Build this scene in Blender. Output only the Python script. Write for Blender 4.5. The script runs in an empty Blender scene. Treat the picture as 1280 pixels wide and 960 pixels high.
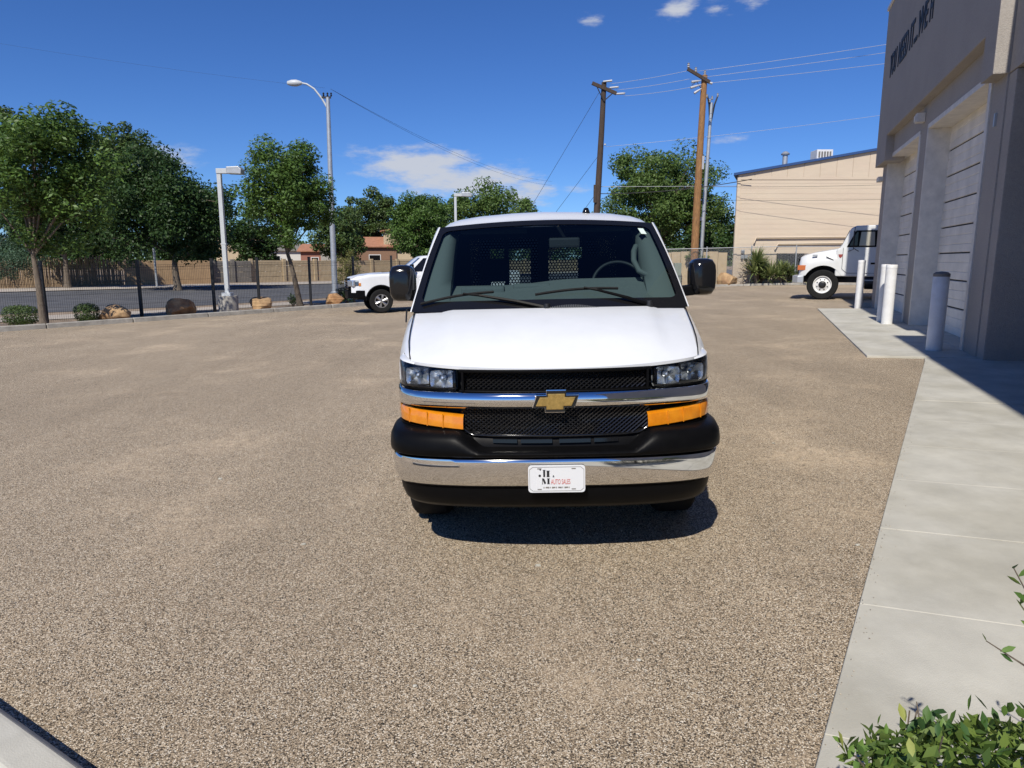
import bpy, bmesh, math, random
import numpy as np
from mathutils import Vector, Matrix

# ------------------------------------------------------------------ camera
scn = bpy.context.scene
col = scn.collection
R = math.radians
cam_d = bpy.data.cameras.new('camera')
cam = bpy.data.objects.new('camera', cam_d)
col.objects.link(cam)
cam_d.sensor_width = 36.0
cam_d.lens = 36.0 * 870.0 / 1280.0
cam_d.clip_start = 0.05
cam_d.clip_end = 6000.0
cam.location = (0.0, 0.0, 1.72)
cam.rotation_euler = (R(90.0) - math.atan(155.0 / 870.0), 0.0, 0.0)
scn.camera = cam

# ------------------------------------------------------------------ sky, sun, exposure
SUN_AZ = R(18.3)      # shadows run away from the camera, a little to the right
SUN_EL = R(46.5)
to_sun = Vector((-math.sin(SUN_AZ) * math.cos(SUN_EL), -math.cos(SUN_AZ) * math.cos(SUN_EL), math.sin(SUN_EL)))
sun_d = bpy.data.lights.new('sun', 'SUN')
sun_d.energy = 4.5
sun_d.angle = R(0.53)
sun_d.color = (1.0, 0.945, 0.85)
sun = bpy.data.objects.new('sun', sun_d)
col.objects.link(sun)
sun.location = (0, 0, 60)
sun.rotation_euler = to_sun.to_track_quat('Z', 'Y').to_euler()

world = bpy.data.worlds.new('World')
scn.world = world
world.use_nodes = True
wt = world.node_tree
wt.nodes.clear()


def WN(t, **kw):
    n = wt.nodes.new(t)
    for k, v in kw.items():
        setattr(n, k, v)
    return n


def wmath(op, a, b=None, c=None, clamp=False):
    n = WN('ShaderNodeMath', operation=op)
    n.use_clamp = clamp
    for i, v in enumerate((a, b, c)):
        if v is None:
            continue
        if isinstance(v, (int, float)):
            n.inputs[i].default_value = v
        else:
            wt.links.new(v, n.inputs[i])
    return n.outputs[0]


sky = WN('ShaderNodeTexSky', sky_type='NISHITA')
sky.sun_disc = False
sky.sun_elevation = SUN_EL
sky.sun_rotation = math.atan2(to_sun.x, to_sun.y)
sky.altitude = 1700.0
sky.air_density = 1.0
sky.dust_density = 0.0
sky.ozone_density = 1.0
tc = WN('ShaderNodeTexCoord')
sep = WN('ShaderNodeSeparateXYZ')
wt.links.new(tc.outputs['Generated'], sep.inputs[0])
az = wmath('ARCTAN2', sep.outputs[0], sep.outputs[1])
el = wmath('ARCSINE', sep.outputs[2])
cv = WN('ShaderNodeCombineXYZ')
wt.links.new(wmath('MULTIPLY', az, 9.0), cv.inputs[0])
wt.links.new(wmath('MULTIPLY', el, 26.0), cv.inputs[1])
cn = WN('ShaderNodeTexNoise')
cn.inputs['Scale'].default_value = 2.2
cn.inputs['Detail'].default_value = 8.0
cn.inputs['Roughness'].default_value = 0.62
wt.links.new(cv.outputs[0], cn.inputs['Vector'])
# clouds of a fair-weather day: (azimuth, elevation, half width, half height, weight)
CLOUDS = [(-0.125, 0.128, 0.088, 0.024, 1.0), (-0.065, 0.106, 0.115, 0.024, 0.95), (0.01, 0.092, 0.055, 0.026, 0.8),
          (0.085, 0.098, 0.03, 0.014, 0.5), (0.1043, 0.304, 0.022, 0.011, 0.55), (0.218, 0.3115, 0.026, 0.014, 0.8),
          (0.265, 0.307, 0.024, 0.011, 0.6), (0.312, 0.311, 0.03, 0.012, 0.55), (0.2934, 0.155, 0.034, 0.008, 0.55),
          (-0.45, 0.128, 0.06, 0.02, 0.6), (0.315, 0.064, 0.05, 0.016, 0.6), (0.62, 0.11, 0.10, 0.02, 0.8),
          (-0.9, 0.16, 0.14, 0.03, 0.8), (1.3, 0.2, 0.12, 0.03, 0.8), (-1.6, 0.24, 0.16, 0.04, 0.8),
          (2.2, 0.18, 0.15, 0.03, 0.8), (-2.4, 0.15, 0.17, 0.03, 0.8), (3.0, 0.2, 0.12, 0.03, 0.8)]
mask = None
for (a0, e0, wa, we, wgt) in CLOUDS:
    dx = wmath('DIVIDE', wmath('SUBTRACT', az, a0), wa)
    dy = wmath('DIVIDE', wmath('SUBTRACT', el, e0), we)
    d2 = wmath('ADD', wmath('MULTIPLY', dx, dx), wmath('MULTIPLY', dy, dy))
    g = wmath('MULTIPLY', wmath('EXPONENT', wmath('MULTIPLY', d2, -0.9)), wgt)
    mask = g if mask is None else wmath('MAXIMUM', mask, g)
cl = wmath('ADD', wmath('MULTIPLY', mask, 0.95), wmath('MULTIPLY', wmath('SUBTRACT', cn.outputs[0], 0.5), 1.5))
mr = WN('ShaderNodeMapRange', interpolation_type='SMOOTHSTEP')
mr.inputs['From Min'].default_value = 0.26
mr.inputs['From Max'].default_value = 0.88
mr.inputs['To Max'].default_value = 0.92
wt.links.new(cl, mr.inputs['Value'])
cov = wmath('MULTIPLY', mr.outputs[0], wmath('MULTIPLY', mask, 3.0, clamp=True), clamp=True)
mix = WN('ShaderNodeMix', data_type='RGBA')
wt.links.new(cov, mix.inputs[0])
hs = WN('ShaderNodeHueSaturation')
hs.inputs['Saturation'].default_value = 1.13
hs.inputs['Value'].default_value = 1.0
wt.links.new(sky.outputs[0], hs.inputs['Color'])
tint = WN('ShaderNodeMix', data_type='RGBA', blend_type='MULTIPLY')   # clear high-desert air: bluer than the model's
tint.inputs[0].default_value = 1.0
tint.inputs[7].default_value = (0.60, 0.93, 1.52, 1)
wt.links.new(hs.outputs[0], tint.inputs[6])
wt.links.new(tint.outputs[2], mix.inputs[6])
mix.inputs[7].default_value = (8.2, 8.6, 9.5, 1)
bg = WN('ShaderNodeBackground')
bg.inputs['Strength'].default_value = 0.066
wo = WN('ShaderNodeOutputWorld')
wt.links.new(mix.outputs[2], bg.inputs[0])
wt.links.new(bg.outputs[0], wo.inputs[0])

scn.view_settings.view_transform = 'Standard'
scn.view_settings.look = 'None'
scn.view_settings.gamma = 1.0
scn.view_settings.exposure = 0.12
scn.view_settings.use_curve_mapping = False
scn.render.engine = 'CYCLES'
scn.cycles.max_bounces = 8
scn.cycles.transparent_max_bounces = 24
scn.cycles.caustics_reflective = False
scn.cycles.caustics_refractive = False

random.seed(7)
RNG = np.random.default_rng(11)
SL = 0.024


def g(x):
    """ground height: the lot falls gently towards the street side"""
    return SL * max(-15.0, min(15.0, x))


# ------------------------------------------------------------------ materials
MATS = {}


def mat(name, color, rough=0.6, metal=0.0, spec=0.5, noise=0.0, nscale=8.0, bump=0.0, bscale=60.0, coat=0.0,
        coatrough=0.03, color2=None, c2scale=3.0, c2amt=0.5, c2lo=0.4, c2hi=0.62, detail=6.0, stretch=None):
    if name in MATS:
        return MATS[name]
    m = bpy.data.materials.new(name)
    MATS[name] = m
    m.use_nodes = True
    nt = m.node_tree
    b = nt.nodes['Principled BSDF']
    b.inputs['Base Color'].default_value = (*color, 1)
    b.inputs['Roughness'].default_value = rough
    b.inputs['Metallic'].default_value = metal
    b.inputs['Specular IOR Level'].default_value = spec
    b.inputs['Coat Weight'].default_value = coat
    b.inputs['Coat Roughness'].default_value = coatrough
    L = nt.links.new
    t = nt.nodes.new('ShaderNodeTexCoord')
    vec = t.outputs['Object']
    if stretch:
        mp = nt.nodes.new('ShaderNodeMapping')
        mp.inputs['Scale'].default_value = stretch
        L(vec, mp.inputs[0])
        vec = mp.outputs[0]
    cur = None
    if color2 is not None:
        n = nt.nodes.new('ShaderNodeTexNoise')
        n.inputs['Scale'].default_value = c2scale
        n.inputs['Detail'].default_value = detail
        n.inputs['Roughness'].default_value = 0.6
        L(vec, n.inputs['Vector'])
        r = nt.nodes.new('ShaderNodeMapRange')
        r.inputs['From Min'].default_value = c2lo
        r.inputs['From Max'].default_value = c2hi
        r.inputs['To Max'].default_value = c2amt
        L(n.outputs[0], r.inputs['Value'])
        x = nt.nodes.new('ShaderNodeMix')
        x.data_type = 'RGBA'
        L(r.outputs[0], x.inputs[0])
        x.inputs[6].default_value = (*color, 1)
        x.inputs[7].default_value = (*color2, 1)
        cur = x.outputs[2]
    if noise > 0:
        n = nt.nodes.new('ShaderNodeTexNoise')
        n.inputs['Scale'].default_value = nscale
        n.inputs['Detail'].default_value = 8
        n.inputs['Roughness'].default_value = 0.65
        L(vec, n.inputs['Vector'])
        r = nt.nodes.new('ShaderNodeMapRange')
        r.inputs['From Min'].default_value = 0.3
        r.inputs['From Max'].default_value = 0.7
        r.inputs['To Min'].default_value = 1 - noise
        r.inputs['To Max'].default_value = 1 + noise
        L(n.outputs[0], r.inputs['Value'])
        x = nt.nodes.new('ShaderNodeMix')
        x.data_type = 'RGBA'
        x.blend_type = 'MULTIPLY'
        x.inputs[0].default_value = 1
        if cur is None:
            x.inputs[6].default_value = (*color, 1)
        else:
            L(cur, x.inputs[6])
        L(r.outputs[0], x.inputs[7])
        cur = x.outputs[2]
    if cur is not None:
        L(cur, b.inputs['Base Color'])
    if bump > 0:
        n = nt.nodes.new('ShaderNodeTexNoise')
        n.inputs['Scale'].default_value = bscale
        n.inputs['Detail'].default_value = 5
        L(vec, n.inputs['Vector'])
        bp = nt.nodes.new('ShaderNodeBump')
        bp.inputs['Strength'].default_value = bump
        bp.inputs['Distance'].default_value = 0.02
        L(n.outputs[0], bp.inputs['Height'])
        L(bp.outputs[0], b.inputs['Normal'])
    return m


def glass_mat(name, tint, gloss=1.0, rough=0.02):
    if name in MATS:
        return MATS[name]
    m = bpy.data.materials.new(name)
    MATS[name] = m
    m.use_nodes = True
    nt = m.node_tree
    nt.nodes.clear()
    o = nt.nodes.new('ShaderNodeOutputMaterial')
    tr = nt.nodes.new('ShaderNodeBsdfTransparent')
    tr.inputs[0].default_value = (*tint, 1)
    gl = nt.nodes.new('ShaderNodeBsdfGlossy')
    gl.inputs['Roughness'].default_value = rough
    gl.inputs['Color'].default_value = (gloss, gloss, gloss, 1)
    fr = nt.nodes.new('ShaderNodeFresnel')
    fr.inputs[0].default_value = 1.5
    mx = nt.nodes.new('ShaderNodeMixShader')
    nt.links.new(fr.outputs[0], mx.inputs[0])
    nt.links.new(tr.outputs[0], mx.inputs[1])
    nt.links.new(gl.outputs[0], mx.inputs[2])
    nt.links.new(mx.outputs[0], o.inputs[0])
    return m


def leaf_mat(name, c1, c2, trans=0.3):
    if name in MATS:
        return MATS[name]
    m = bpy.data.materials.new(name)
    MATS[name] = m
    m.use_nodes = True
    nt = m.node_tree
    b = nt.nodes['Principled BSDF']
    o = nt.nodes['Material Output']
    b.inputs['Roughness'].default_value = 0.5
    b.inputs['Specular IOR Level'].default_value = 0.35
    ge = nt.nodes.new('ShaderNodeNewGeometry')
    x = nt.nodes.new('ShaderNodeMix')
    x.data_type = 'RGBA'
    x.inputs[6].default_value = (*c1, 1)
    x.inputs[7].default_value = (*c2, 1)
    nt.links.new(ge.outputs['Random Per Island'], x.inputs[0])
    nt.links.new(x.outputs[2], b.inputs['Base Color'])
    t = nt.nodes.new('ShaderNodeBsdfTranslucent')
    hs = nt.nodes.new('ShaderNodeHueSaturation')
    hs.inputs['Hue'].default_value = 0.48
    hs.inputs['Value'].default_value = 1.6
    nt.links.new(x.outputs[2], hs.inputs['Color'])
    nt.links.new(hs.outputs[0], t.inputs[0])
    mx = nt.nodes.new('ShaderNodeMixShader')
    mx.inputs[0].default_value = trans
    nt.links.new(b.outputs[0], mx.inputs[1])
    nt.links.new(t.outputs[0], mx.inputs[2])
    nt.links.new(mx.outputs[0], o.inputs[0])
    return m


def chipseal():
    m = bpy.data.materials.new('chipseal')
    m.use_nodes = True
    nt = m.node_tree
    L = nt.links.new
    b = nt.nodes['Principled BSDF']
    b.inputs['Roughness'].default_value = 0.85
    b.inputs['Specular IOR Level'].default_value = 0.25
    t = nt.nodes.new('ShaderNodeTexCoord')

    def vor(s):
        v = nt.nodes.new('ShaderNodeTexVoronoi')
        v.inputs['Scale'].default_value = s
        L(t.outputs['Object'], v.inputs['Vector'])
        return v

    def noi(s, d=6, r=0.6):
        v = nt.nodes.new('ShaderNodeTexNoise')
        v.inputs['Scale'].default_value = s
        v.inputs['Detail'].default_value = d
        v.inputs['Roughness'].default_value = r
        L(t.outputs['Object'], v.inputs['Vector'])
        return v
    v1 = vor(205.0)
    sp = nt.nodes.new('ShaderNodeSeparateColor')
    L(v1.outputs['Color'], sp.inputs[0])
    ramp = nt.nodes.new('ShaderNodeValToRGB')
    e = ramp.color_ramp.elements
    cols = [(0.0, (0.03, 0.028, 0.026)), (0.16, (0.11, 0.088, 0.064)), (0.30, (0.34, 0.255, 0.165)), (0.58, (0.50, 0.388, 0.26)),
            (0.78, (0.64, 0.515, 0.365)), (0.90, (0.84, 0.72, 0.545)), (1.0, (0.92, 0.84, 0.70))]
    e[0].position, e[0].color = cols[0][0], (*cols[0][1], 1)
    e[1].position, e[1].color = cols[1][0], (*cols[1][1], 1)
    for p, c in cols[2:]:
        q = e.new(p)
        q.color = (*c, 1)
    L(sp.outputs[0], ramp.inputs[0])
    # dark binder between stones
    d = nt.nodes.new('ShaderNodeMapRange')
    d.inputs['From Min'].default_value = 0.35
    d.inputs['From Max'].default_value = 0.75
    d.inputs['To Min'].default_value = 1.0
    d.inputs['To Max'].default_value = 0.42
    L(v1.outputs['Distance'], d.inputs['Value'])
    x = nt.nodes.new('ShaderNodeMix')
    x.data_type = 'RGBA'
    x.blend_type = 'MULTIPLY'
    x.inputs[0].default_value = 1
    L(ramp.outputs[0], x.inputs[6])
    L(d.outputs[0], x.inputs[7])
    # sandy patches where the stones are filled with dust
    n1 = noi(0.55, 8, 0.65)
    r1 = nt.nodes.new('ShaderNodeMapRange')
    r1.inputs['From Min'].default_value = 0.52
    r1.inputs['From Max'].default_value = 0.68
    r1.inputs['To Max'].default_value = 0.85
    L(n1.outputs[0], r1.inputs['Value'])
    n3 = noi(14, 4, 0.7)
    r3 = nt.nodes.new('ShaderNodeMapRange')
    r3.inputs['From Min'].default_value = 0.35
    r3.inputs['From Max'].default_value = 0.65
    L(n3.outputs[0], r3.inputs['Value'])
    mm = nt.nodes.new('ShaderNodeMath')
    mm.operation = 'MULTIPLY'
    L(r1.outputs[0], mm.inputs[0])
    L(r3.outputs[0], mm.inputs[1])
    x2 = nt.nodes.new('ShaderNodeMix')
    x2.data_type = 'RGBA'
    L(mm.outputs[0], x2.inputs[0])
    L(x.outputs[2], x2.inputs[6])
    x2.inputs[7].default_value = (0.58, 0.455, 0.315, 1)
    # broad tone, tyre-worn and oil-darkened areas
    n2 = noi(0.17, 5, 0.6)
    r2 = nt.nodes.new('ShaderNodeMapRange')
    r2.inputs['From Min'].default_value = 0.3
    r2.inputs['From Max'].default_value = 0.7
    r2.inputs['To Min'].default_value = 0.90
    r2.inputs['To Max'].default_value = 1.16
    L(n2.outputs[0], r2.inputs['Value'])
    x3 = nt.nodes.new('ShaderNodeMix')
    x3.data_type = 'RGBA'
    x3.blend_type = 'MULTIPLY'
    x3.inputs[0].default_value = 1
    L(x2.outputs[2], x3.inputs[6])
    L(r2.outputs[0], x3.inputs[7])
    # faint wheel lanes and old drips
    mp = nt.nodes.new('ShaderNodeMapping')
    mp.inputs['Rotation'].default_value = (0, 0, 0.35)
    mp.inputs['Scale'].default_value = (1.1, 0.10, 1.0)
    L(t.outputs['Object'], mp.inputs[0])
    n5 = nt.nodes.new('ShaderNodeTexNoise')
    n5.inputs['Scale'].default_value = 0.9
    n5.inputs['Detail'].default_value = 5
    L(mp.outputs[0], n5.inputs['Vector'])
    r5 = nt.nodes.new('ShaderNodeMapRange')
    r5.inputs['From Min'].default_value = 0.3
    r5.inputs['From Max'].default_value = 0.7
    r5.inputs['To Min'].default_value = 0.90
    r5.inputs['To Max'].default_value = 1.06
    L(n5.outputs[0], r5.inputs['Value'])
    n6 = noi(0.9, 3, 0.5)
    r6 = nt.nodes.new('ShaderNodeMapRange')
    r6.inputs['From Min'].default_value = 0.66
    r6.inputs['From Max'].default_value = 0.76
    r6.inputs['To Min'].default_value = 1.0
    r6.inputs['To Max'].default_value = 0.72
    L(n6.outputs[0], r6.inputs['Value'])
    m56 = nt.nodes.new('ShaderNodeMath')
    m56.operation = 'MULTIPLY'
    L(r5.outputs[0], m56.inputs[0])
    L(r6.outputs[0], m56.inputs[1])
    x4 = nt.nodes.new('ShaderNodeMix')
    x4.data_type = 'RGBA'
    x4.blend_type = 'MULTIPLY'
    x4.inputs[0].default_value = 1
    L(x3.outputs[2], x4.inputs[6])
    L(m56.outputs[0], x4.inputs[7])
    L(x4.outputs[2], b.inputs['Base Color'])
    bp = nt.nodes.new('ShaderNodeBump')
    bp.inputs['Strength'].default_value = 0.6
    bp.inputs['Distance'].default_value = 0.004
    bp.invert = True
    L(v1.outputs['Distance'], bp.inputs['Height'])
    L(bp.outputs[0], b.inputs['Normal'])
    return m


M_LOT = chipseal()
M_STREET = mat('street_asphalt', (0.085, 0.087, 0.092), 0.85, noise=0.25, nscale=1.2, color2=(0.14, 0.135, 0.13), c2scale=0.3)
M_DIRT = mat('dirt', (0.30, 0.225, 0.155), 0.95, noise=0.3, nscale=3, bump=0.5, bscale=12, color2=(0.22, 0.17, 0.12), c2scale=1.1)
M_CONC = mat('concrete', (0.505, 0.488, 0.425), 0.85, noise=0.14, nscale=2.2, bump=0.15, bscale=160, color2=(0.39, 0.37, 0.305), c2scale=1.3, c2amt=0.7)
M_CONC2 = mat('old_concrete', (0.36, 0.34, 0.30), 0.9, noise=0.25, nscale=5, bump=0.3, bscale=60, color2=(0.25, 0.23, 0.20), c2scale=2.0, c2amt=0.35)
M_WALKFAR = mat('far_concrete', (0.42, 0.37, 0.31), 0.9, noise=0.2, nscale=1.5)
M_STUCCO = mat('stucco', (0.385, 0.352, 0.315), 0.92, noise=0.10, nscale=30, bump=0.55, bscale=70, color2=(0.335, 0.305, 0.272), c2scale=0.7, c2amt=0.6)
M_TRIM = mat('painted_trim', (0.72, 0.68, 0.61), 0.6, noise=0.12, nscale=5, color2=(0.55, 0.53, 0.49), c2scale=2, c2amt=0.4)
M_DOOR = mat('door_paint', (0.82, 0.77, 0.685), 0.55, noise=0.07, nscale=3, color2=(0.62, 0.59, 0.53), c2scale=1.6, c2amt=0.5)
M_DARK = mat('dark_void', (0.012, 0.012, 0.013), 0.9)
M_LETTER = mat('letter_paint', (0.016, 0.016, 0.018), 0.6, noise=0.2)
M_WHITE = mat('white_paint', (0.72, 0.72, 0.71), 0.55, noise=0.08, nscale=6, color2=(0.60, 0.58, 0.53), c2scale=4, c2amt=0.55, c2lo=0.5, c2hi=0.75)
M_BODY = mat('white_car_paint', (0.715, 0.735, 0.76), 0.32, spec=0.3, coat=0.55, coatrough=0.025, noise=0.03, nscale=5)
M_TRUCKW = mat('white_truck_paint', (0.70, 0.71, 0.70), 0.35, coat=0.6, coatrough=0.08, noise=0.05, nscale=2)
M_CHROME = mat('chrome', (0.80, 0.80, 0.80), 0.055, metal=1.0)
M_PLASTIC = mat('black_plastic', (0.0035, 0.0035, 0.004), 0.42, spec=0.10, noise=0.2, nscale=14, bump=0.04, bscale=400)
M_GLOSSB = mat('gloss_black', (0.008, 0.008, 0.009), 0.12, spec=0.5)
M_MESHB = mat('grille_black', (0.012, 0.012, 0.013), 0.10, spec=0.8)
M_RUBBER = mat('rubber', (0.014, 0.014, 0.014), 0.85, spec=0.2, noise=0.3, nscale=20)
M_ALLOY = mat('alloy', (0.55, 0.56, 0.57), 0.3, metal=0.9)
M_STEEL = mat('galvanised', (0.47, 0.49, 0.50), 0.45, metal=0.55, noise=0.15, nscale=6)
M_LPOLE = mat('grey_pole_paint', (0.50, 0.53, 0.55), 0.45, noise=0.06)
M_BLACKM = mat('black_metal', (0.012, 0.012, 0.013), 0.45, noise=0.2)
M_GLASS = glass_mat('windshield_glass', (0.45, 0.54, 0.56), gloss=0.75)
M_LENS = glass_mat('clear_lens', (0.90, 0.93, 0.95))
M_TINT = glass_mat('dark_glass', (0.06, 0.07, 0.075))
M_REARG = glass_mat('rear_glass', (0.75, 0.8, 0.8))
M_REFL = mat('reflector', (0.85, 0.87, 0.9), 0.24, metal=0.9)
M_GOLD = mat('gold_emblem', (0.48, 0.32, 0.10), 0.32, metal=0.65, noise=0.25, nscale=60)
M_DASH = mat('dash_grey', (0.25, 0.27, 0.258), 0.75, noise=0.08, nscale=50)
M_TRIMG = mat('pillar_trim_grey', (0.25, 0.275, 0.262), 0.7)
M_BLACKI = mat('black_interior', (0.010, 0.011, 0.013), 0.8)
M_HEADL = mat('headliner', (0.10, 0.105, 0.11), 0.9)
M_PLATE = mat('plate_white', (0.70, 0.71, 0.72), 0.35)
M_RED = mat('plate_red', (0.55, 0.12, 0.10), 0.5)
M_BEIGE = mat('beige_wall', (0.60, 0.505, 0.385), 0.85, noise=0.05, nscale=2, color2=(0.57, 0.465, 0.36), c2scale=0.5, c2amt=0.7, stretch=(0.6, 1, 3.5))
M_BLUE = mat('blue_roof', (0.03, 0.075, 0.21), 0.45)
M_WOODP = mat('pole_wood', (0.30, 0.155, 0.06), 0.85, noise=0.45, nscale=6, bump=0.4, bscale=30, stretch=(6, 6, 0.6), color2=(0.16, 0.085, 0.04), c2scale=4)
M_WOODD = mat('pole_wood_dark', (0.06, 0.042, 0.032), 0.9, noise=0.45, nscale=6, bump=0.4, bscale=30, stretch=(6, 6, 0.6))
M_TANW = mat('tan_block', (0.46, 0.365, 0.235), 0.9, noise=0.12, nscale=3, color2=(0.38, 0.30, 0.19), c2scale=1)
M_GREYW = mat('grey_block', (0.19, 0.175, 0.155), 0.9, noise=0.2, nscale=3)
M_OCHREW = mat('ochre_wall', (0.44, 0.30, 0.17), 0.9, noise=0.15, nscale=2)
M_REED = mat('reed_wood', (0.33, 0.24, 0.15), 0.9, noise=0.35, nscale=4, stretch=(8, 8, 0.5))
M_ROOFO = mat('clay_roof', (0.36, 0.17, 0.10), 0.9, noise=0.2, nscale=3)
M_HOUSE = mat('house_stucco', (0.50, 0.40, 0.27), 0.9, noise=0.08)
M_HOUSEB = mat('house_brown', (0.24, 0.14, 0.09), 0.9, noise=0.1)
M_ROCK = mat('sandstone', (0.44, 0.29, 0.15), 0.9, noise=0.3, nscale=5, bump=0.6, bscale=9, color2=(0.27, 0.155, 0.08), c2scale=2.2, c2amt=0.8)
M_ROCKR = mat('red_sandstone', (0.33, 0.175, 0.08), 0.9, noise=0.35, nscale=5, bump=0.6, bscale=9, color2=(0.46, 0.29, 0.14), c2scale=2.2, c2amt=0.8)
M_BARK = mat('bark', (0.15, 0.12, 0.09), 0.95, noise=0.4, nscale=7, bump=0.8, bscale=22, stretch=(3, 3, 0.7))
M_WIRE = mat('wire_grey', (0.45, 0.46, 0.48), 0.5, metal=0.3)
M_CABLE = mat('cable_black', (0.02, 0.02, 0.022), 0.6)
M_ORANGE = None


def amber():
    m = mat('amber_lens', (0.62, 0.19, 0.005), 0.14, spec=0.5, coat=0.8, noise=0.12, nscale=18, color2=(0.70, 0.27, 0.012), c2scale=10, c2amt=0.6)
    return m


M_ORANGE = amber()
LEAF_ASH = leaf_mat('leaf_ash', (0.036, 0.076, 0.014), (0.129, 0.227, 0.048), 0.28)
LEAF_DARK = leaf_mat('leaf_dark', (0.020, 0.049, 0.012), (0.053, 0.102, 0.025), 0.2)
LEAF_MID = leaf_mat('leaf_mid', (0.037, 0.073, 0.021), (0.104, 0.158, 0.042), 0.25)
LEAF_ELM = leaf_mat('leaf_elm', (0.058, 0.111, 0.023), (0.142, 0.216, 0.057), 0.28)
LEAF_YEL = leaf_mat('leaf_yellow', (0.14, 0.15, 0.04), (0.25, 0.24, 0.08), 0.3)
LEAF_JUN = leaf_mat('leaf_juniper', (0.05, 0.10, 0.06), (0.10, 0.17, 0.10), 0.1)
LEAF_HEDGE = leaf_mat('leaf_hedge', (0.05, 0.10, 0.02), (0.20, 0.28, 0.06), 0.3)
LEAF_YUC = leaf_mat('leaf_yucca', (0.11, 0.16, 0.05), (0.26, 0.30, 0.12), 0.2)


# ------------------------------------------------------------------ mesh helpers
class MB:
    def __init__(self):
        self.v = []
        self.f = []

    def add(self, vs, fs):
        o = len(self.v)
        self.v.extend([tuple(p) for p in vs])
        self.f.extend([tuple(i + o for i in q) for q in fs])
        return self

    def box(self, x0, x1, y0, y1, z0, z1):
        return self.add([(x0, y0, z0), (x1, y0, z0), (x1, y1, z0), (x0, y1, z0), (x0, y0, z1), (x1, y0, z1), (x1, y1, z1), (x0, y1, z1)],
                        [(0, 3, 2, 1), (4, 5, 6, 7), (0, 1, 5, 4), (1, 2, 6, 5), (2, 3, 7, 6), (3, 0, 4, 7)])

    def obox(self, c, ax, ay, az_, hx, hy, hz):
        c = Vector(c)
        ax, ay, az_ = Vector(ax) * hx, Vector(ay) * hy, Vector(az_) * hz
        p = [c + sx * ax + sy * ay + sz * az_ for sz in (-1, 1) for sx, sy in ((-1, -1), (1, -1), (1, 1), (-1, 1))]
        return self.add(p, [(0, 3, 2, 1), (4, 5, 6, 7), (0, 1, 5, 4), (1, 2, 6, 5), (2, 3, 7, 6), (3, 0, 4, 7)])

    def prism(self, poly, a, b, axis='x'):
        """2d polygon extruded along an axis from a to b"""
        def P(q, t):
            return {'x': (t, q[0], q[1]), 'y': (q[0], t, q[1]), 'z': (q[0], q[1], t)}[axis]
        n = len(poly)
        vs = [P(q, a) for q in poly] + [P(q, b) for q in poly]
        fs = [tuple(range(n - 1, -1, -1)), tuple(range(n, 2 * n))]
        fs += [(i, (i + 1) % n, n + (i + 1) % n, n + i) for i in range(n)]
        return self.add(vs, fs)

    def tube(self, pts, r, n=6, cap=True):
        pts = [Vector(p) for p in pts]
        rs = r if isinstance(r, (list, tuple)) else [r] * len(pts)
        vs, fs = [], []
        up = None
        for i, p in enumerate(pts):
            d = (pts[min(i + 1, len(pts) - 1)] - pts[max(i - 1, 0)])
            d = d.normalized() if d.length > 1e-9 else Vector((0, 0, 1))
            if up is None:
                up = Vector((0, 0, 1)) if abs(d.z) < 0.9 else Vector((1, 0, 0))
            a = d.cross(up)
            a = a.normalized() if a.length > 1e-6 else d.orthogonal().normalized()
            b = a.cross(d).normalized()
            for k in range(n):
                t = 2 * math.pi * k / n
                vs.append(p + (a * math.cos(t) + b * math.sin(t)) * rs[i])
        for i in range(len(pts) - 1):
            for k in range(n):
                fs.append((i * n + k, i * n + (k + 1) % n, (i + 1) * n + (k + 1) % n, (i + 1) * n + k))
        if cap:
            fs.append(tuple(range(n - 1, -1, -1)))
            fs.append(tuple((len(pts) - 1) * n + k for k in range(n)))
        return self.add(vs, fs)

    def lathe(self, prof, c=(0, 0, 0), axis='z', n=32, close=False):
        """profile of (radius, height) turned about an axis through c"""
        vs, fs = [], []
        for (r, h) in prof:
            for k in range(n):
                t = 2 * math.pi * k / n
                a, b = r * math.cos(t), r * math.sin(t)
                p = {'z': (a, b, h), 'x': (h, a, b), 'y': (a, h, b)}[axis]
                vs.append((c[0] + p[0], c[1] + p[1], c[2] + p[2]))
        m = len(prof)
        for i in range(m - 1 if not close else m):
            j = (i + 1) % m
            for k in range(n):
                fs.append((i * n + k, i * n + (k + 1) % n, j * n + (k + 1) % n, j * n + k))
        return self.add(vs, fs)

    def grid(self, rows, flip=False):
        n = len(rows[0])
        vs = [p for r in rows for p in r]
        fs = []
        for i in range(len(rows) - 1):
            for k in range(n - 1):
                q = (i * n + k, i * n + k + 1, (i + 1) * n + k + 1, (i + 1) * n + k)
                fs.append(q[::-1] if flip else q)
        return self.add(vs, fs)

    def build(self, name, material, parent=None, smooth=None, bevel=0.0, seg=2, recalc=True, solid=0.0):
        me = bpy.data.meshes.new(name)
        me.from_pydata(self.v, [], self.f)
        if recalc or bevel > 0 or solid:
            bm = bmesh.new()
            bm.from_mesh(me)
            if bevel > 0:
                bmesh.ops.remove_doubles(bm, verts=bm.verts, dist=1e-5)
            bmesh.ops.recalc_face_normals(bm, faces=bm.faces)
            if solid:
                bmesh.ops.solidify(bm, geom=bm.faces[:], thickness=solid)
            if bevel > 0:
                es = [e for e in bm.edges if len(e.link_faces) == 2 and e.calc_face_angle(0) > R(28)]
                bmesh.ops.bevel(bm, geom=es, offset=bevel, segments=seg, profile=0.7, affect='EDGES', clamp_overlap=True)
            bm.to_mesh(me)
            bm.free()
        if smooth is not None:
            me.polygons.foreach_set('use_smooth', [True] * len(me.polygons))
            if smooth < 180:
                me.set_sharp_from_angle(angle=R(smooth))
        me.materials.append(material)
        o = bpy.data.objects.new(name, me)
        col.objects.link(o)
        o.parent = parent
        return o


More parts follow.
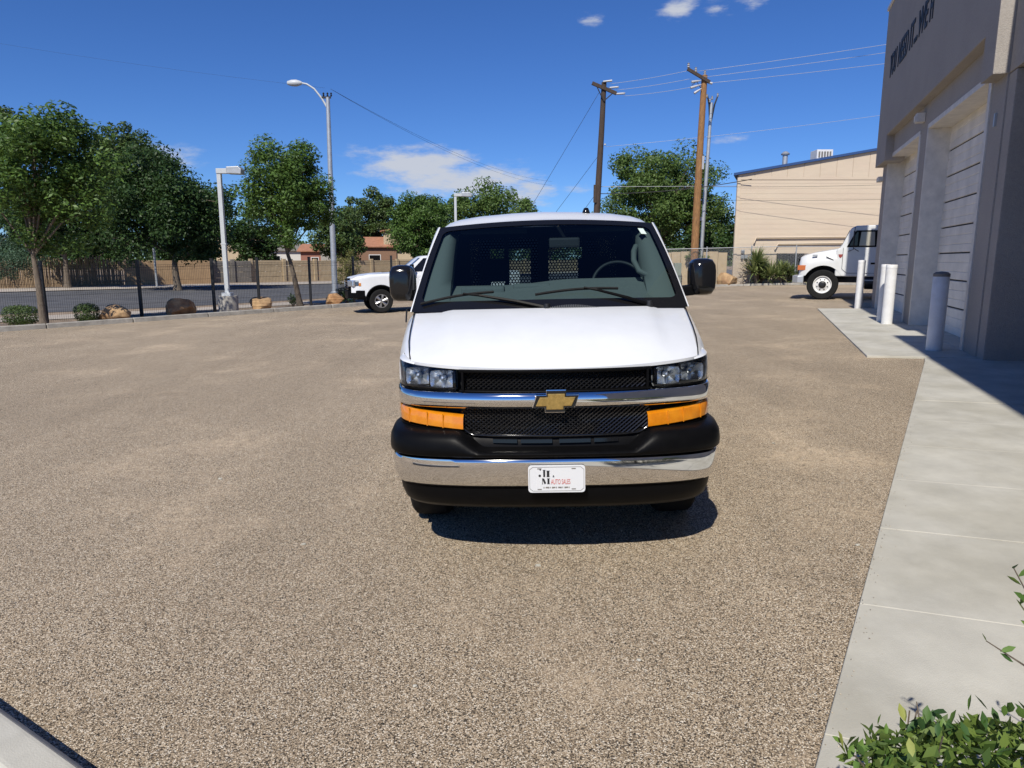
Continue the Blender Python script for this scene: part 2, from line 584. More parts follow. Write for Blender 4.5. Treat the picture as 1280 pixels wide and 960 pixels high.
def tag(o, label=None, cat=None, group=None, kind=None):
    if label:
        o['label'] = label
    if cat:
        o['category'] = cat
    if group:
        o['group'] = group
    if kind:
        o['kind'] = kind
    return o


def empty(name, loc=(0, 0, 0), rot=(0, 0, 0)):
    o = bpy.data.objects.new(name, None)
    o.empty_display_size = 0.2
    col.objects.link(o)
    o.location = loc
    o.rotation_euler = rot
    return o


def inst(name, me, parent, loc=(0, 0, 0), rot=(0, 0, 0), scale=(1, 1, 1)):
    o = bpy.data.objects.new(name, me)
    col.objects.link(o)
    o.parent = parent
    o.location = loc
    o.rotation_euler = rot
    o.scale = scale
    return o


def sheet(name, poly, off, material, kind='structure', parent=None):
    """flat ground sheet following the gentle fall of the ground"""
    bm = bmesh.new()
    bm.faces.new([bm.verts.new((x, y, 0)) for x, y in poly])
    for xx in (-15.0, 15.0):
        bmesh.ops.bisect_plane(bm, geom=bm.verts[:] + bm.edges[:] + bm.faces[:], plane_co=(xx, 0, 0), plane_no=(1, 0, 0))
    for v in bm.verts:
        v.co.z = g(v.co.x) + off
    bmesh.ops.recalc_face_normals(bm, faces=bm.faces)
    if sum(f.normal.z for f in bm.faces) < 0:
        bmesh.ops.reverse_faces(bm, faces=bm.faces)
    me = bpy.data.meshes.new(name)
    bm.to_mesh(me)
    bm.free()
    me.materials.append(material)
    o = bpy.data.objects.new(name, me)
    col.objects.link(o)
    if kind:
        o['kind'] = kind
    o.parent = parent
    return o


def slab(name, poly, off, thick, material, parent, bevel=0.006):
    n = len(poly)
    b = MB()
    b.add([(x, y, g(x) + off) for x, y in poly] + [(x, y, g(x) + off - thick) for x, y in poly],
          [tuple(range(n)), tuple(range(2 * n - 1, n - 1, -1))] + [(i, n + i, n + (i + 1) % n, (i + 1) % n) for i in range(n)])
    return b.build(name, material, parent, bevel=bevel, seg=1)


def text_mesh(name, body, size, material, parent, M, ext=0.004, xs=1.0, align='LEFT', bold=0.0, shear=0.0):
    cu = bpy.data.curves.new('tmp_text', 'FONT')
    cu.body = body
    cu.size = size
    cu.extrude = ext
    cu.offset = bold
    cu.shear = shear
    cu.align_x = align
    cu.resolution_u = 4
    to = bpy.data.objects.new('tmp_text', cu)
    col.objects.link(to)
    bpy.context.view_layer.update()
    me = bpy.data.meshes.new_from_object(to)
    bpy.data.objects.remove(to)
    bpy.data.curves.remove(cu)
    me.name = name
    me.transform(M @ Matrix.Diagonal((xs, 1, 1, 1)))
    me.materials.clear()
    me.materials.append(material)
    o = bpy.data.objects.new(name, me)
    col.objects.link(o)
    o.parent = parent
    return o


def lerp(a, b, t):
    return a + (b - a) * t


def interp(tab, x):
    if x <= tab[0][0]:
        return tab[0][1]
    for (x0, y0), (x1, y1) in zip(tab, tab[1:]):
        if x <= x1:
            return y0 + (y1 - y0) * (x - x0) / (x1 - x0)
    return tab[-1][1]


def sstep(a, b, x):
    t = max(0.0, min(1.0, (x - a) / (b - a)))
    return t * t * (3 - 2 * t)


# ------------------------------------------------------------------ ground, street, kerb
BIG = 2500.0
sheet('ground', [(-BIG, -BIG), (BIG, -BIG), (BIG, BIG), (-BIG, BIG)], -0.03, M_DIRT)
CA, CB = Vector((-15.0, 20.4)), Vector((-6.4, 28.6))          # the kerb line
CD = (CB - CA).normalized()
CN = Vector((-CD.y, CD.x))


def cpt(s, o):
    p = CA + CD * s + CN * o
    return (p.x, p.y)


CL = (CB - CA).length
lot_poly = [(60, -30), (60, 38.8), (8, 38.8), (1.0, 36.6), cpt(CL + 1.6, 0.0), cpt(-70, 0.0), (-60, -30)]
sheet('parking_lot', lot_poly, 0.0, M_LOT)
sheet('sidewalk_far_lane', [cpt(-90, 4.2), cpt(60, 4.2), cpt(60, 6.6), cpt(-90, 6.6)], -0.012, M_WALKFAR).name = 'street_sidewalk'
sheet('street', [cpt(-120, 8.4), cpt(90, 8.4), cpt(90, 31.0), cpt(-120, 31.0)], -0.018, M_STREET)
sheet('far_sidewalk', [cpt(-120, 31.3), cpt(90, 31.3), cpt(90, 37.5), cpt(-120, 37.5)], 0.02, M_WALKFAR)

kerb = empty('kerb', (0, 0, 0))
tag(kerb, kind='structure')
s = -40.0
while s < CL + 1.2:
    ln = 2.42
    e_ = min(s + ln, CL + 1.5)
    p = [cpt(s + 0.012, 0.0), cpt(e_ - 0.012, 0.0), cpt(e_ - 0.012, 0.17), cpt(s + 0.012, 0.17)]
    slab('kerb_stone', p, 0.15, 0.3, M_CONC2, kerb, bevel=0.018)
    s += ln
kb2 = empty('back_kerb', (0, 0, 0))
tag(kb2, kind='structure')
for k in range(14):
    x0 = 8.0 + k * 2.4
    slab('kerb_stone', [(x0 + 0.01, 38.8), (x0 + 2.39, 38.8), (x0 + 2.39, 38.97), (x0 + 0.01, 38.97)], 0.11, 0.3, M_CONC2, kb2, bevel=0.018)

# concrete pavement beside the lot
walk = empty('pavement', (0, 0, 0))
tag(walk, kind='structure')
ED = Vector((0.53, 0.848)).normalized()
JD = Vector((0.932, -0.362)).normalized()
E0 = Vector((1.70, 3.17))
for i in range(-4, 9):
    for rw, (w0, w1) in enumerate(((0.0, 3.1), (3.1, 6.2))):
        a = E0 + ED * (1.105 * i)
        b = E0 + ED * (1.105 * (i + 1))
        gp = 0.003
        p = [a + JD * (w0 + gp) + ED * gp, a + JD * (w1 - gp) + ED * gp, b + JD * (w1 - gp) - ED * gp, b + JD * (w0 + gp) - ED * gp]
        if rw == 0 and i == 8:
            p = [a + JD * (w0 + gp) + ED * gp, a + JD * (w1 - gp) + ED * gp, Vector((9.9, 10.3)), Vector((7.2, 11.25)), Vector((6.70, 11.2))]
        slab('paving_slab', [(q.x, q.y) for q in p], 0.022 + 0.0012 * ((i * 7 + rw * 3) % 4), 0.12, M_CONC, walk, bevel=0.003)
sheet('pavement_bed', [(E0 + ED * (-4.6)).to_tuple(), (E0 + ED * (-4.6) + JD * 6.3).to_tuple(), (E0 + ED * 8.6 + JD * 6.3).to_tuple(), (E0 + ED * 8.6 + JD * 0.05).to_tuple()],
      0.006, M_CONC2, kind=None, parent=walk)

# ------------------------------------------------------------------ service building on the right
BO = Vector((7.37, 10.99))
BD = Vector((0.33127, 0.943536))
BNv = Vector((-0.943536, 0.33127))
bang = math.atan2(BD.y, BD.x)


def bw(u, n):
    p = BO + BD * u + BNv * n
    return (p.x, p.y)


apron = empty('door_apron', (0, 0, 0))
tag(apron, kind='structure')
us = [-0.18, 1.9, 3.95, 6.0, 8.2, 10.5]
for u0, u1 in zip(us, us[1:]):
    for n0, n1 in ((0.0, 1.57), (-1.2, 0.0)):
        p = [bw(u0 + 0.005, n0 + 0.004), bw(u1 - 0.005, n0 + 0.004), bw(u1 - 0.005, n1 - 0.004), bw(u0 + 0.005, n1 - 0.004)]
        slab('apron_slab', p, 0.034, 0.14, M_CONC, apron)

# building: local axes X = along the wall (away), Y = out of the wall towards the lot, Z up
bld = empty('service_building', (BO.x, BO.y, 0.0), (0, 0, bang))
tag(bld, 'grey stucco service building with roll-up doors and black lettering', 'building')
Z0 = 0.0
DT = 4.6
b = MB()                                  # walls behind the doors' reveals
for q in ((10.45, 11.25, 4.5), (5.32, 6.16, 4.62), (0.0, 0.72, 4.5)):
    MB().box(q[0], q[1], -0.55, 0.0, Z0, q[2]).build('pier', M_STUCCO, bld, bevel=0.02)
b = MB()
b.box(0.0, 11.25, -0.52, -0.004, DT + 0.02, 5.4)
b.build('lintel_wall', M_STUCCO, bld)
# projecting fascia with a long rectangular notch above the doors
b = MB()
b.prism([(-0.02, 4.45), (0.62, 4.45), (0.62, 5.14), (9.75, 5.14), (9.75, 4.45), (11.42, 4.45), (11.42, 8.85), (-0.02, 8.85)], -0.30, 0.2, 'y')
b.build('fascia', M_STUCCO, bld, bevel=0.02)
MB().box(-0.06, 11.47, -0.35, 0.24, 8.85, 8.95).build('parapet_cap', M_TRIM, bld, bevel=0.01)
# canopy part that carries on towards the viewer over an entrance recess
MB().box(-5.19, -0.03, -0.4, -0.012, 4.45, 7.4).build('canopy_fascia', M_STUCCO, bld, bevel=0.015)
MB().box(-5.19, -0.03, -3.6, -0.41, 4.5, 4.7).build('canopy_soffit', M_STUCCO, bld)
MB().box(-0.35, -0.004, -3.6, -0.02, Z0, 4.44).build('recess_wall', M_STUCCO, bld, bevel=0.02)
MB().box(-14.0, -0.36, -3.9, -3.6, Z0, 7.4).build('entrance_wall', M_STUCCO, bld)
MB().box(-14.0, -5.2, -3.5, 0.55, Z0, 8.85).build('shade_block', M_STUCCO, bld, bevel=0.02)  # added block out of view, sized to cast the wide shade on the pavement
MB().box(0.0, 11.2, -9.0, -8.8, Z0, 8.6).build('rear_wall', M_STUCCO, bld)
MB().box(11.0, 11.24, -8.8, -0.56, Z0, 8.6).build('end_wall', M_STUCCO, bld)
MB().box(-14.0, 11.0, -8.8, -0.42, 7.2, 7.35).build('roof', M_GREYW, bld)
# entrance door in the recess wall
d = MB().box(-0.40, -0.352, -2.0, -1.05, 0.12, 2.35).build('side_door', M_DOOR, bld, bevel=0.006)
MB().box(-0.43, -0.352, -1.05, -0.97, 0.12, 2.43).build('door_frame', M_TRIM, d)
MB().box(-0.47, -0.40, -1.15, -1.11, 1.05, 1.12).build('handle', M_STEEL, d)
# two sectional doors
for (u0, u1) in ((0.86, 5.32), (6.16, 10.45)):
    zb = 0.2
    door = MB().box(u0, u1, -0.50, -0.46, zb, DT).build('rollup_door', M_DARK, bld)
    npan = 8
    ph = (DT - zb - 0.02) / npan
    for k in range(npan):
        z0 = zb + 0.02 + k * ph
        prof = [(-0.455, z0 + 0.012), (-0.43, z0 + 0.022), (-0.43, z0 + ph * 0.30), (-0.442, z0 + ph * 0.325), (-0.43, z0 + ph * 0.35),
                (-0.43, z0 + ph * 0.63), (-0.442, z0 + ph * 0.655), (-0.43, z0 + ph * 0.68), (-0.43, z0 + ph - 0.022), (-0.455, z0 + ph - 0.012)]
        MB().prism(prof, u0 + 0.03, u1 - 0.03, 'x').build('door_panel', M_DOOR, door)
    MB().box(u0 + 0.03, u1 - 0.03, -0.46, -0.42, zb - 0.03, zb + 0.02).build('bottom_seal', M_RUBBER, door)
    MB().box(u0 - 0.02, u1 + 0.02, -0.5, 0.012, DT - 0.05, DT + 0.05).build('head_jamb', M_TRIM, bld, bevel=0.006)
    MB().box(u1 - 0.05, u1 + 0.012, -0.5, 0.014, zb - 0.1, DT - 0.05).build('door_jamb', M_TRIM, bld, bevel=0.006)
    MB().box(u0 - 0.13, u0 + 0.02, -0.5, 0.016, zb - 0.1, DT - 0.05).build('door_jamb', M_TRIM, bld, bevel=0.006)
MB().box(5.75, 5.99, 0.0, 0.17, 4.78, 4.98).box(5.80, 5.94, 0.17, 0.20, 4.80, 4.93).build('wall_lamp', M_TRIM, bld, bevel=0.012)
MB().box(11.0, 11.4, 0.0, 0.14, 4.02, 4.16).build('corner_lamp', M_TRIM, bld, bevel=0.02)
MB().box(0.3, 0.36, 0.0, 0.03, 3.75, 3.95).build('conduit_box', M_STEEL, bld)
# lettering on the fascia, each word a part: reads away-to-near
xl = 10.15
for wd, wid in (('YOU', 0.99), ('NEED', 1.30), ('IT...WE', 1.95), ('H', 0.3)):
    Mt = Matrix.Translation((xl, 0.204, 6.72)) @ Matrix(((-1, 0, 0, 0), (0, 0, 1, 0), (0, 1, 0, 0), (0, 0, 0, 1)))
    o = text_mesh('lettering', wd, 0.84, M_LETTER, bld, Mt, ext=0.012, xs=1.0, bold=0.014)
    xsv = np.empty(len(o.data.vertices) * 3)
    o.data.vertices.foreach_get('co', xsv)
    v3 = xsv.reshape(-1, 3)
    w_now = v3[:, 0].max() - v3[:, 0].min()
    v3[:, 0] = v3[:, 0].max() + (v3[:, 0] - v3[:, 0].max()) * wid / w_now
    o.data.vertices.foreach_set('co', v3.ravel())
    xl -= wid + 0.22

# bollards
BOL = [((10.55, 21.3), 1.42, 0.105, 'white steel bollard at the far corner of the concrete door apron', False),
       ((8.98, 16.95), 1.36, 0.10, 'white bollard half hidden behind the thicker bollard by the door pier', False),
       ((8.80, 16.35), 1.36, 0.12, 'thick white bollard standing in front of the pier between the doors', False),
       ((7.20, 11.8), 1.30, 0.125, 'white bollard with a dark weathered concrete cap beside the near door', True)]
for (p, h, r, lab, cap) in BOL:
    root = empty('bollard', (p[0], p[1], g(p[0]) + 0.03))
    tag(root, lab, 'bollard', 'white bollards guarding the roll-up doors')
    if cap:
        MB().lathe([(0, -0.1), (r, -0.1), (r, h - 0.06), (r * 0.97, h - 0.055), (0, h - 0.055)], n=28).build('post', M_WHITE, root, smooth=40)
        MB().lathe([(0, h - 0.056), (r * 1.02, h - 0.056), (r * 1.01, h - 0.01), (r * 0.7, h + 0.02), (0, h + 0.03)], n=20).build('cap', M_GREYW, root, smooth=40)
    else:
        MB().lathe([(0, -0.1), (r, -0.1), (r, h - 0.05), (r * 0.98, h - 0.02), (0, h - 0.02)], n=28).build('post', M_WHITE, root, smooth=40)
        MB().lathe([(r * 1.03, h - 0.07), (r * 1.03, h), (r * 0.95, h + 0.012), (0, h + 0.015)], n=28).build('cap', M_WHITE, root, smooth=40)

# ------------------------------------------------------------------ the van
VZ = g(0.24)
van = empty('cargo_van', (0.252, 3.59, VZ), (0, -0.022, R(-1.3)))
tag(van, 'white cargo van facing forward with gold emblem and chrome bumper', 'van')
PF = [(0, 0), (.2, .006), (.4, .028), (.58, .068), (.72, .118), (.82, .175), (.89, .245), (.93, .34), (.945, .44), (.95, .56)]


def resample(pts, n=80):
    # Catmull-Rom then arc length
    P = [Vector(p) for p in pts]
    P = [Vector((-P[1].x, P[1].y))] + P + [P[-1] * 2 - P[-2]]
    out = []
    for i in range(1, len(P) - 2):
        for k in range(20):
            t = k / 20
            p0, p1, p2, p3 = P[i - 1:i + 3]
            out.append(0.5 * ((2 * p1) + (p2 - p0) * t + (2 * p0 - 5 * p1 + 4 * p2 - p3) * t * t + (3 * p1 - p0 - 3 * p2 + p3) * t ** 3))
    out.append(P[-2])
    ln = [0]
    for a, c in zip(out, out[1:]):
        ln.append(ln[-1] + (c - a).length)
    tot = ln[-1]
    res = []
    j = 0
    for k in range(n + 1):
        q = tot * k / n
        while j < len(ln) - 2 and ln[j + 1] < q:
            j += 1
        t = (q - ln[j]) / max(1e-9, ln[j + 1] - ln[j])
        res.append(out[j].lerp(out[j + 1], t))
    return res


PFR = resample(PF)


def F(u):
    a = min(1.0, abs(u)) * 80
    i = min(79, int(a))
    p = PFR[i].lerp(PFR[i + 1], a - i)
    return (math.copysign(p.x, u), p.y)


def U(x):
    lo, hi = 0.0, 1.0
    for _ in range(40):
        m_ = (lo + hi) / 2
        if F(m_)[0] < abs(x):
            lo = m_
        else:
            hi = m_
    return math.copysign(lo, x)


def strip(name, x0, x1, n, rows, material, parent=van, smooth=50, solid=0.0, closed=False, flat=0.0, droop=0.0):
    """sheet that follows the nose in plan; rows = (xscale, setback, z) with z a number or a function of |x|"""
    u0, u1 = U(x0), U(x1)
    rr = []
    for (sx, dy, z) in rows:
        line = []
        for k in range(n + 1):
            u = lerp(u0, u1, k / n)
            x, y = F(u)
            zz = z(abs(x)) if callable(z) else z
            dd = dy(abs(x)) if callable(dy) else dy
            q_ = (x / .95) ** 2
            line.append((x * sx, y + dd - flat * q_, zz - droop * q_))
        rr.append(line)
    if closed:
        rr.append(rr[0])
    b_ = MB().grid(rr)
    if closed:
        m_ = len(rows)
        nn = n + 1
        b_.f.append(tuple(i * nn for i in range(m_)))
        b_.f.append(tuple(i * nn + n for i in range(m_))[::-1])
    return b_.build(name, material, parent, smooth=smooth, solid=solid)


XE = 0.949
# chrome bumper bar
bumper = strip('bumper', -XE, XE, 72, [(.975, .05, .672), (.99, .018, .671), (.998, .004, .664), (1.0, .0, .648), (1.0, .009, .57), (.996, .018, .53), (.984, .038, .502), (.965, .07, .494), (.93, .16, .494), (.93, .16, .672)], M_CHROME, closed=True, flat=.05, droop=.018)


# black upper cover with the dropped centre under the lower grille
def ct(zc, zo):
    return lambda x: lerp(zc, zo, sstep(.40, .56, x))


def cd(zc, zo):
    return lambda x: lerp(zc, zo, sstep(.40, .56, x))


strip('bumper_cover', -XE, XE, 96, [(.98, .04, .676), (1.004, .0, .677), (1.012, -.01, .688), (1.013, -.012, ct(.695, .715)), (1.008, -.004, ct(.703, .765)), (.995, cd(.012, .02), ct(.707, .795)),
                                     (.975, cd(.05, .06), ct(.707, .808)), (.95, cd(.085, .11), ct(.715, .815)), (.93, cd(.10, .14), ct(.775, .83)), (.92, .16, .83)], M_PLASTIC, smooth=45, flat=.05, droop=.014)
for (xa, xb) in ((-.36, -.22), (-.20, -.02), (.02, .20), (.22, .36)):
    strip('air_slot', xa, xb, 8, [(.95, .080, .735), (.95, .072, .737), (.95, .075, .757), (.95, .085, .759)], M_GLOSSB)
# lower valance
strip('valance', -.945, .945, 60, [(.97, .07, .500), (.975, .055, .488), (.968, .06, .44), (.955, .085, .385), (.94, .13, .352), (.92, .3, .34)], M_PLASTIC, flat=.05, droop=.018)
# black backing behind grille and lamps
strip('front_panel', -.945, .945, 60, [(.90, .20, 1.15), (.90, .17, 1.0), (.90, .17, .75)], M_BLACKI)
# chrome bar
zb_t = lambda x: lerp(1.020, 1.012, (x / .95) ** 2)
zb_b = lambda x: lerp(.928, .918, (x / .95) ** 2)


def zmix(t):
    return lambda x: lerp(zb_b(x), zb_t(x), t)


strip('grille_bar', -.946, .946, 72, [(.963, .12, zmix(1)), (.967, .075, zmix(1)), (.97, .06, zmix(.94)), (.97, .05, zmix(.72)), (.97, .047, zmix(.5)), (.97, .05, zmix(.28)), (.97, .058, zmix(.07)), (.967, .075, zmix(0)), (.963, .12, zmix(0))], M_CHROME, smooth=60, closed=True)


# grilles: diamond lattice bars standing in front of the dark panel
def lattice(name, xa, xb, za, zbf, dy, pitch, r, corner=0.0):
    b_ = MB()
    k = xa - 0.3
    while k < xb + 0.3:
        for sg in (1, -1):
            pts = []
            n = 6
            for i in range(n + 1):
                z = lerp(za, zbf, i / n)
                x = k + sg * (z - za) * 1.35
                lim = xb - (corner * max(0.0, 1 - (z - za) / .05) if corner else 0)
                if abs(x) <= lim:
                    fx, fy = F(U(x)) if abs(x) > 1e-4 else (0, 0)
                    pts.append((fx * .93, fy + dy + (0.004 if sg < 0 else 0), z))
            if len(pts) > 1:
                b_.tube(pts, r, 4, cap=False)
        k += pitch
    return b_.build(name, M_MESHB, van, smooth=60)


up = strip('upper_grille', -.56, .56, 40, [(.93, .07, 1.142), (.93, .062, 1.134), (.93, .066, 1.124), (.93, .11, 1.122)], M_PLASTIC)
strip('upper_grille_frame', -.56, .56, 40, [(.93, .11, 1.028), (.93, .07, 1.026), (.93, .068, 1.02), (.93, .1, 1.015)], M_PLASTIC)
lattice('grille_mesh', -.55, .55, 1.02, 1.128, .105, .030, .0042)
lattice('grille_mesh', -.57, .57, .776, .925, .095, .030, .0048, corner=.10)
for sg in (-1, 1):
    MB().box(sg * .50 - .006 if sg > 0 else -.506, sg * .50 + .006 if sg > 0 else -.494, F(U(.53))[1] + .06, F(U(.53))[1] + .13, 1.02, 1.13).build('grille_divider', M_PLASTIC, van)
# bright lip round the lower grille
pts = []
for k in range(41):
    x = lerp(-.60, .60, k / 40)
    fx, fy = F(U(x)) if abs(x) > 1e-4 else (0, 0)
    z = .776 + .11 * max(0, (abs(x) - .46) / .14) ** 2.2
    pts.append((fx * .93, fy + .078, z))
MB().tube(pts, .0065, 6).build('grille_lip', M_GLOSSB, van, smooth=60)

# emblem
em = empty('emblem', (0.0, 0.0, 0.0))
em.parent = van


def bowtie(w, h, k):
    a, c, sl = w / 2, h / 2, .022
    tw, ht = w * .205, h * .56 / 2
    return [(-a, -ht), (-tw - .006, -ht), (-tw - .006, -c), (tw - .002, -c), (tw - .002, -ht), (a - sl, -ht), (a, ht), (tw + .006, ht), (tw + .006, c), (-tw + .002, c), (-tw + .002, ht), (-a + sl, ht)]


MB().prism([(x, z + .976) for x, z in bowtie(.252, .124, 0)], .024, .05, 'y').build('emblem_rim', M_CHROME, em, bevel=.004)
MB().prism([(x, z + .976) for x, z in bowtie(.242, .114, 0)], .016, .03, 'y').build('emblem_border', M_GLOSSB, em)
MB().prism([(x, z + .976) for x, z in bowtie(.212, .085, 0)], .010, .03, 'y').build('emblem_face', M_GOLD, em, bevel=.004)
em.location = (0, 0.008, 0)

# headlights and amber lamps
for sg in (-1, 1):
    xi, xo = .560, .944
    t_ = lambda x: lerp(1.126, 1.168, (x - .55) / .39)
    bt_ = lambda x: lerp(1.026, 1.028, (x - .55) / .39)
    m_ = lambda f: (lambda x: lerp(bt_(x), t_(x), f))
    hl = strip('headlight', sg * xi, sg * xo, 16, [(.958, .115, m_(1)), (.958, .155, m_(.9)), (.958, .155, m_(.1)), (.958, .10, m_(0))], mat('lamp_housing_grey', (0.15, 0.16, 0.17), 0.3))
    strip('headlight_brow', sg * .815, sg * .947, 16, [(.961, .094, lambda x: t_(x) + .000), (.958, .104, lambda x: t_(x) + .007), (.948, .14, lambda x: t_(x) + .013), (.92, .20, lambda x: t_(x) + .020)], M_BODY)
    strip('lens', sg * xi, sg * xo, 16, [(.961, .100, m_(1)), (.963, .088, m_(.9)), (.965, .078, m_(.5)), (.965, .072, m_(.12)), (.963, .078, m_(0))], M_LENS, hl)
    for (xx, rr_) in ((.643, .056), (.795, .056)):
        fx, fy = F(U(xx))
        zc = (t_(xx) + bt_(xx)) / 2
        nn = 4
        b_ = MB()
        # squarish faceted bowl
        rows = []
        for k in range(5):
            q = k / 4
            ring = []
            for a in range(25):
                t = 2 * math.pi * a / 24
                ce, se = math.cos(t), math.sin(t)
                pr = (abs(ce) ** 7 + abs(se) ** 7) ** (-1 / 7)
                rad = lerp(1.0, .25, q)
                ring.append((sg * (fx * .958 + (rr_ * 1.25 * pr * ce) * rad), fy + .098 + .055 * q ** .6 + .10 * (rr_ * pr * ce * rad), zc + (rr_ * .86 * pr * se) * rad))
            rows.append(ring)
        b_.grid(rows)
        b_.build('reflector', M_REFL, hl, smooth=25)
        MB().lathe([(.0, -.03), (.012, -.026), (.014, 0), (.018, .012), (.018, .02)], c=(sg * fx * .958, fy + .125, zc), axis='y', n=14).build('bulb', M_ALLOY, hl, smooth=50)
    for xx in (.575, .718, .875):
        fx, fy = F(U(xx))
        MB().box(sg * fx * .958 - .008, sg * fx * .958 + .008, fy + .092, fy + .15, bt_(xx) + .008, t_(xx) - .008).build('bezel', M_PLASTIC, hl)
    strip('bezel_edge', sg * xi, sg * xo, 16, [(.961, .092, m_(0)), (.965, .074, lambda x: bt_(x) - .004), (.963, .085, lambda x: bt_(x) - .012)], M_PLASTIC, hl)
    at_ = lambda x: lerp(.888, .916, (x - .53) / .41)
    ab_ = lambda x: lerp(.800, .822, (x - .53) / .41)
    am = strip('indicator_lamp', sg * .52, sg * .946, 18, [(.963, .12, at_), (.965, .085, at_), (.968, .068, lambda x: at_(x) - .012), (.970, .060, lambda x: lerp(ab_(x), at_(x), .5)), (.970, .058, lambda x: ab_(x) + .012), (.965, .075, ab_), (.963, .12, ab_)], M_ORANGE, smooth=40)
    for xx in (.64, .735, .85):
        fx, fy = F(U(xx))
        b_ = MB()
        b_.box(sg * fx * .968 - .003, sg * fx * .968 + .003, fy + .0545, fy + .075, ab_(xx) + .008, at_(xx) - .008)
        b_.build('lens_rib', M_ORANGE, am)
    strip('lamp_surround', sg * .50, sg * .946, 18, [(.965, .10, lambda x: ab_(x) - .003), (.968, .062, lambda x: ab_(x) - .006), (.968, .07, lambda x: ab_(x) - .02), (.963, .12, lambda x: ab_(x) - .02)], M_PLASTIC, am)

# number plate
pl = empty('number_plate', (0, -0.012, .561))
pl.parent = van
ax_, cz_ = .1525, .076
rp = []
for (cx_, cz0, a0) in ((ax_ - .018, cz_ - .018, 0), (-ax_ + .018, cz_ - .018, 90), (-ax_ + .018, -cz_ + .018, 180), (ax_ - .018, -cz_ + .018, 270)):
    for k in range(5):
        t = R(a0 + 22.5 * k)
        rp.append((cx_ + .018 * math.cos(t), cz0 + .018 * math.sin(t)))
MB().prism(rp, .0, .006, 'y').build('plate_sheet', M_PLATE, pl, bevel=.0015)
b = MB()
for x0, x1, z0, z1 in ((-.128, .128, .0655, .067), (-.128, .128, -.067, -.0655), (-.1455, -.144, -.052, .052), (.144, .1455, -.052, .052)):
    b.box(x0, x1, -.0014, .001, z0, z1)
for sx in (-1, 1):
    for sz in (-1, 1):
        c_ = ((sx * .128 + sx * .1448) / 2, 0, (sz * .0662 + sz * .052) / 2)
        dv = Vector((sx * .0168, 0, -sz * .0142)).normalized()
        b.obox(c_, dv, (0, 1, 0), dv.cross(Vector((0, 1, 0))), .011, .0014, .0009)
b.build('plate_border', M_GREYW, pl)
k_ = .000302


def pp(px, py):
    return ((px - 630) * k_, (340 - py) * k_)


b = MB()
for (xa, xb, ya, yb) in ((392, 426, 178, 300), (455, 500, 192, 300), (465, 500, 332, 430)):
    x0, z1 = pp(xa, ya)
    x1, z0 = pp(xb, yb)
    b.box(x0, x1, -.0016, .001, z0, z1)
for (xa, xb, ya, yb) in ((384, 432, 172, 180), (448, 508, 186, 194), (448, 508, 296, 302), (458, 508, 328, 334), (458, 508, 426, 432), (372, 380, 340, 432), (366, 388, 428, 433)):
    x0, z1 = pp(xa, ya)
    x1, z0 = pp(xb, yb)
    b.box(x0, x1, -.0016, .001, z0, z1)
b.prism([pp(366, 328), pp(405, 328), pp(440, 410), pp(424, 432), pp(412, 432)], -.0016, .001, 'y')
for (cx_, cy_, rr_) in ((330, 278, 22), (340, 168, 13)):
    q = pp(cx_, cy_)
    b.prism([(q[0] + rr_ * k_ * math.cos(t * math.pi / 6), q[1] + rr_ * k_ * math.sin(t * math.pi / 6)) for t in range(12)], -.0016, .001, 'y')
b.build('monogram', M_LETTER, pl)
PM = Matrix(((1, 0, 0, 0), (0, 0, -1, 0), (0, 1, 0, 0), (0, 0, 0, 1)))
q = pp(528, 436)
text_mesh('lettering', 'AUTO SALES', .040, M_RED, pl, Matrix.Translation((q[0], -.0012, q[1])) @ PM, ext=.0006, xs=.46)
q = pp(556, 306)
text_mesh('ampersand', '&', .016, M_LETTER, pl, Matrix.Translation((q[0], -.0012, q[1])) @ PM, ext=.0006)
b = MB()
for i in range(13):
    x0, z0 = pp(395 + i * 37, 512)
    b.box(x0, x0 + .0045 + .003 * ((i * 5) % 3), -.0014, .001, z0 + .001 * (i % 2), z0 + .0085)
b.build('small_print', M_GREYW, pl)
for (px, py) in ((325, 150), (930, 152), (325, 530), (930, 527)):
    x, z = pp(px, py)
    MB().box(x - .011, x + .011, -.0015, .001, z - .0025, z + .0025).build('plate_slot', M_GREYW, pl)

# ---- hood, fenders, sides
WT = [(.30, .832), (.335, .864), (.38, .884), (.43, .902), (.53, .922), (.65, .940), (.8, .953), (1.0, .965), (1.3, .978), (5.4, .98), (5.6, .96)]


def Wd(y):
    return interp(WT, y)


def zhe(y):                                   # hood edge height
    return lerp(1.168, 1.392, (y - .28) / (1.04 - .28))


def hood_front(x):
    fx, fy = F(U(min(.945, abs(x) / .958))) if abs(x) > 1e-4 else (0, 0)
    return fy + .092, 1.140 + .030 * (x / .82) ** 2


def Hd(y):                                    # hood half width
    return interp([(.26, .800), (.32, .812), (.42, .832), (.6, .862), (1.05, .893)], y)


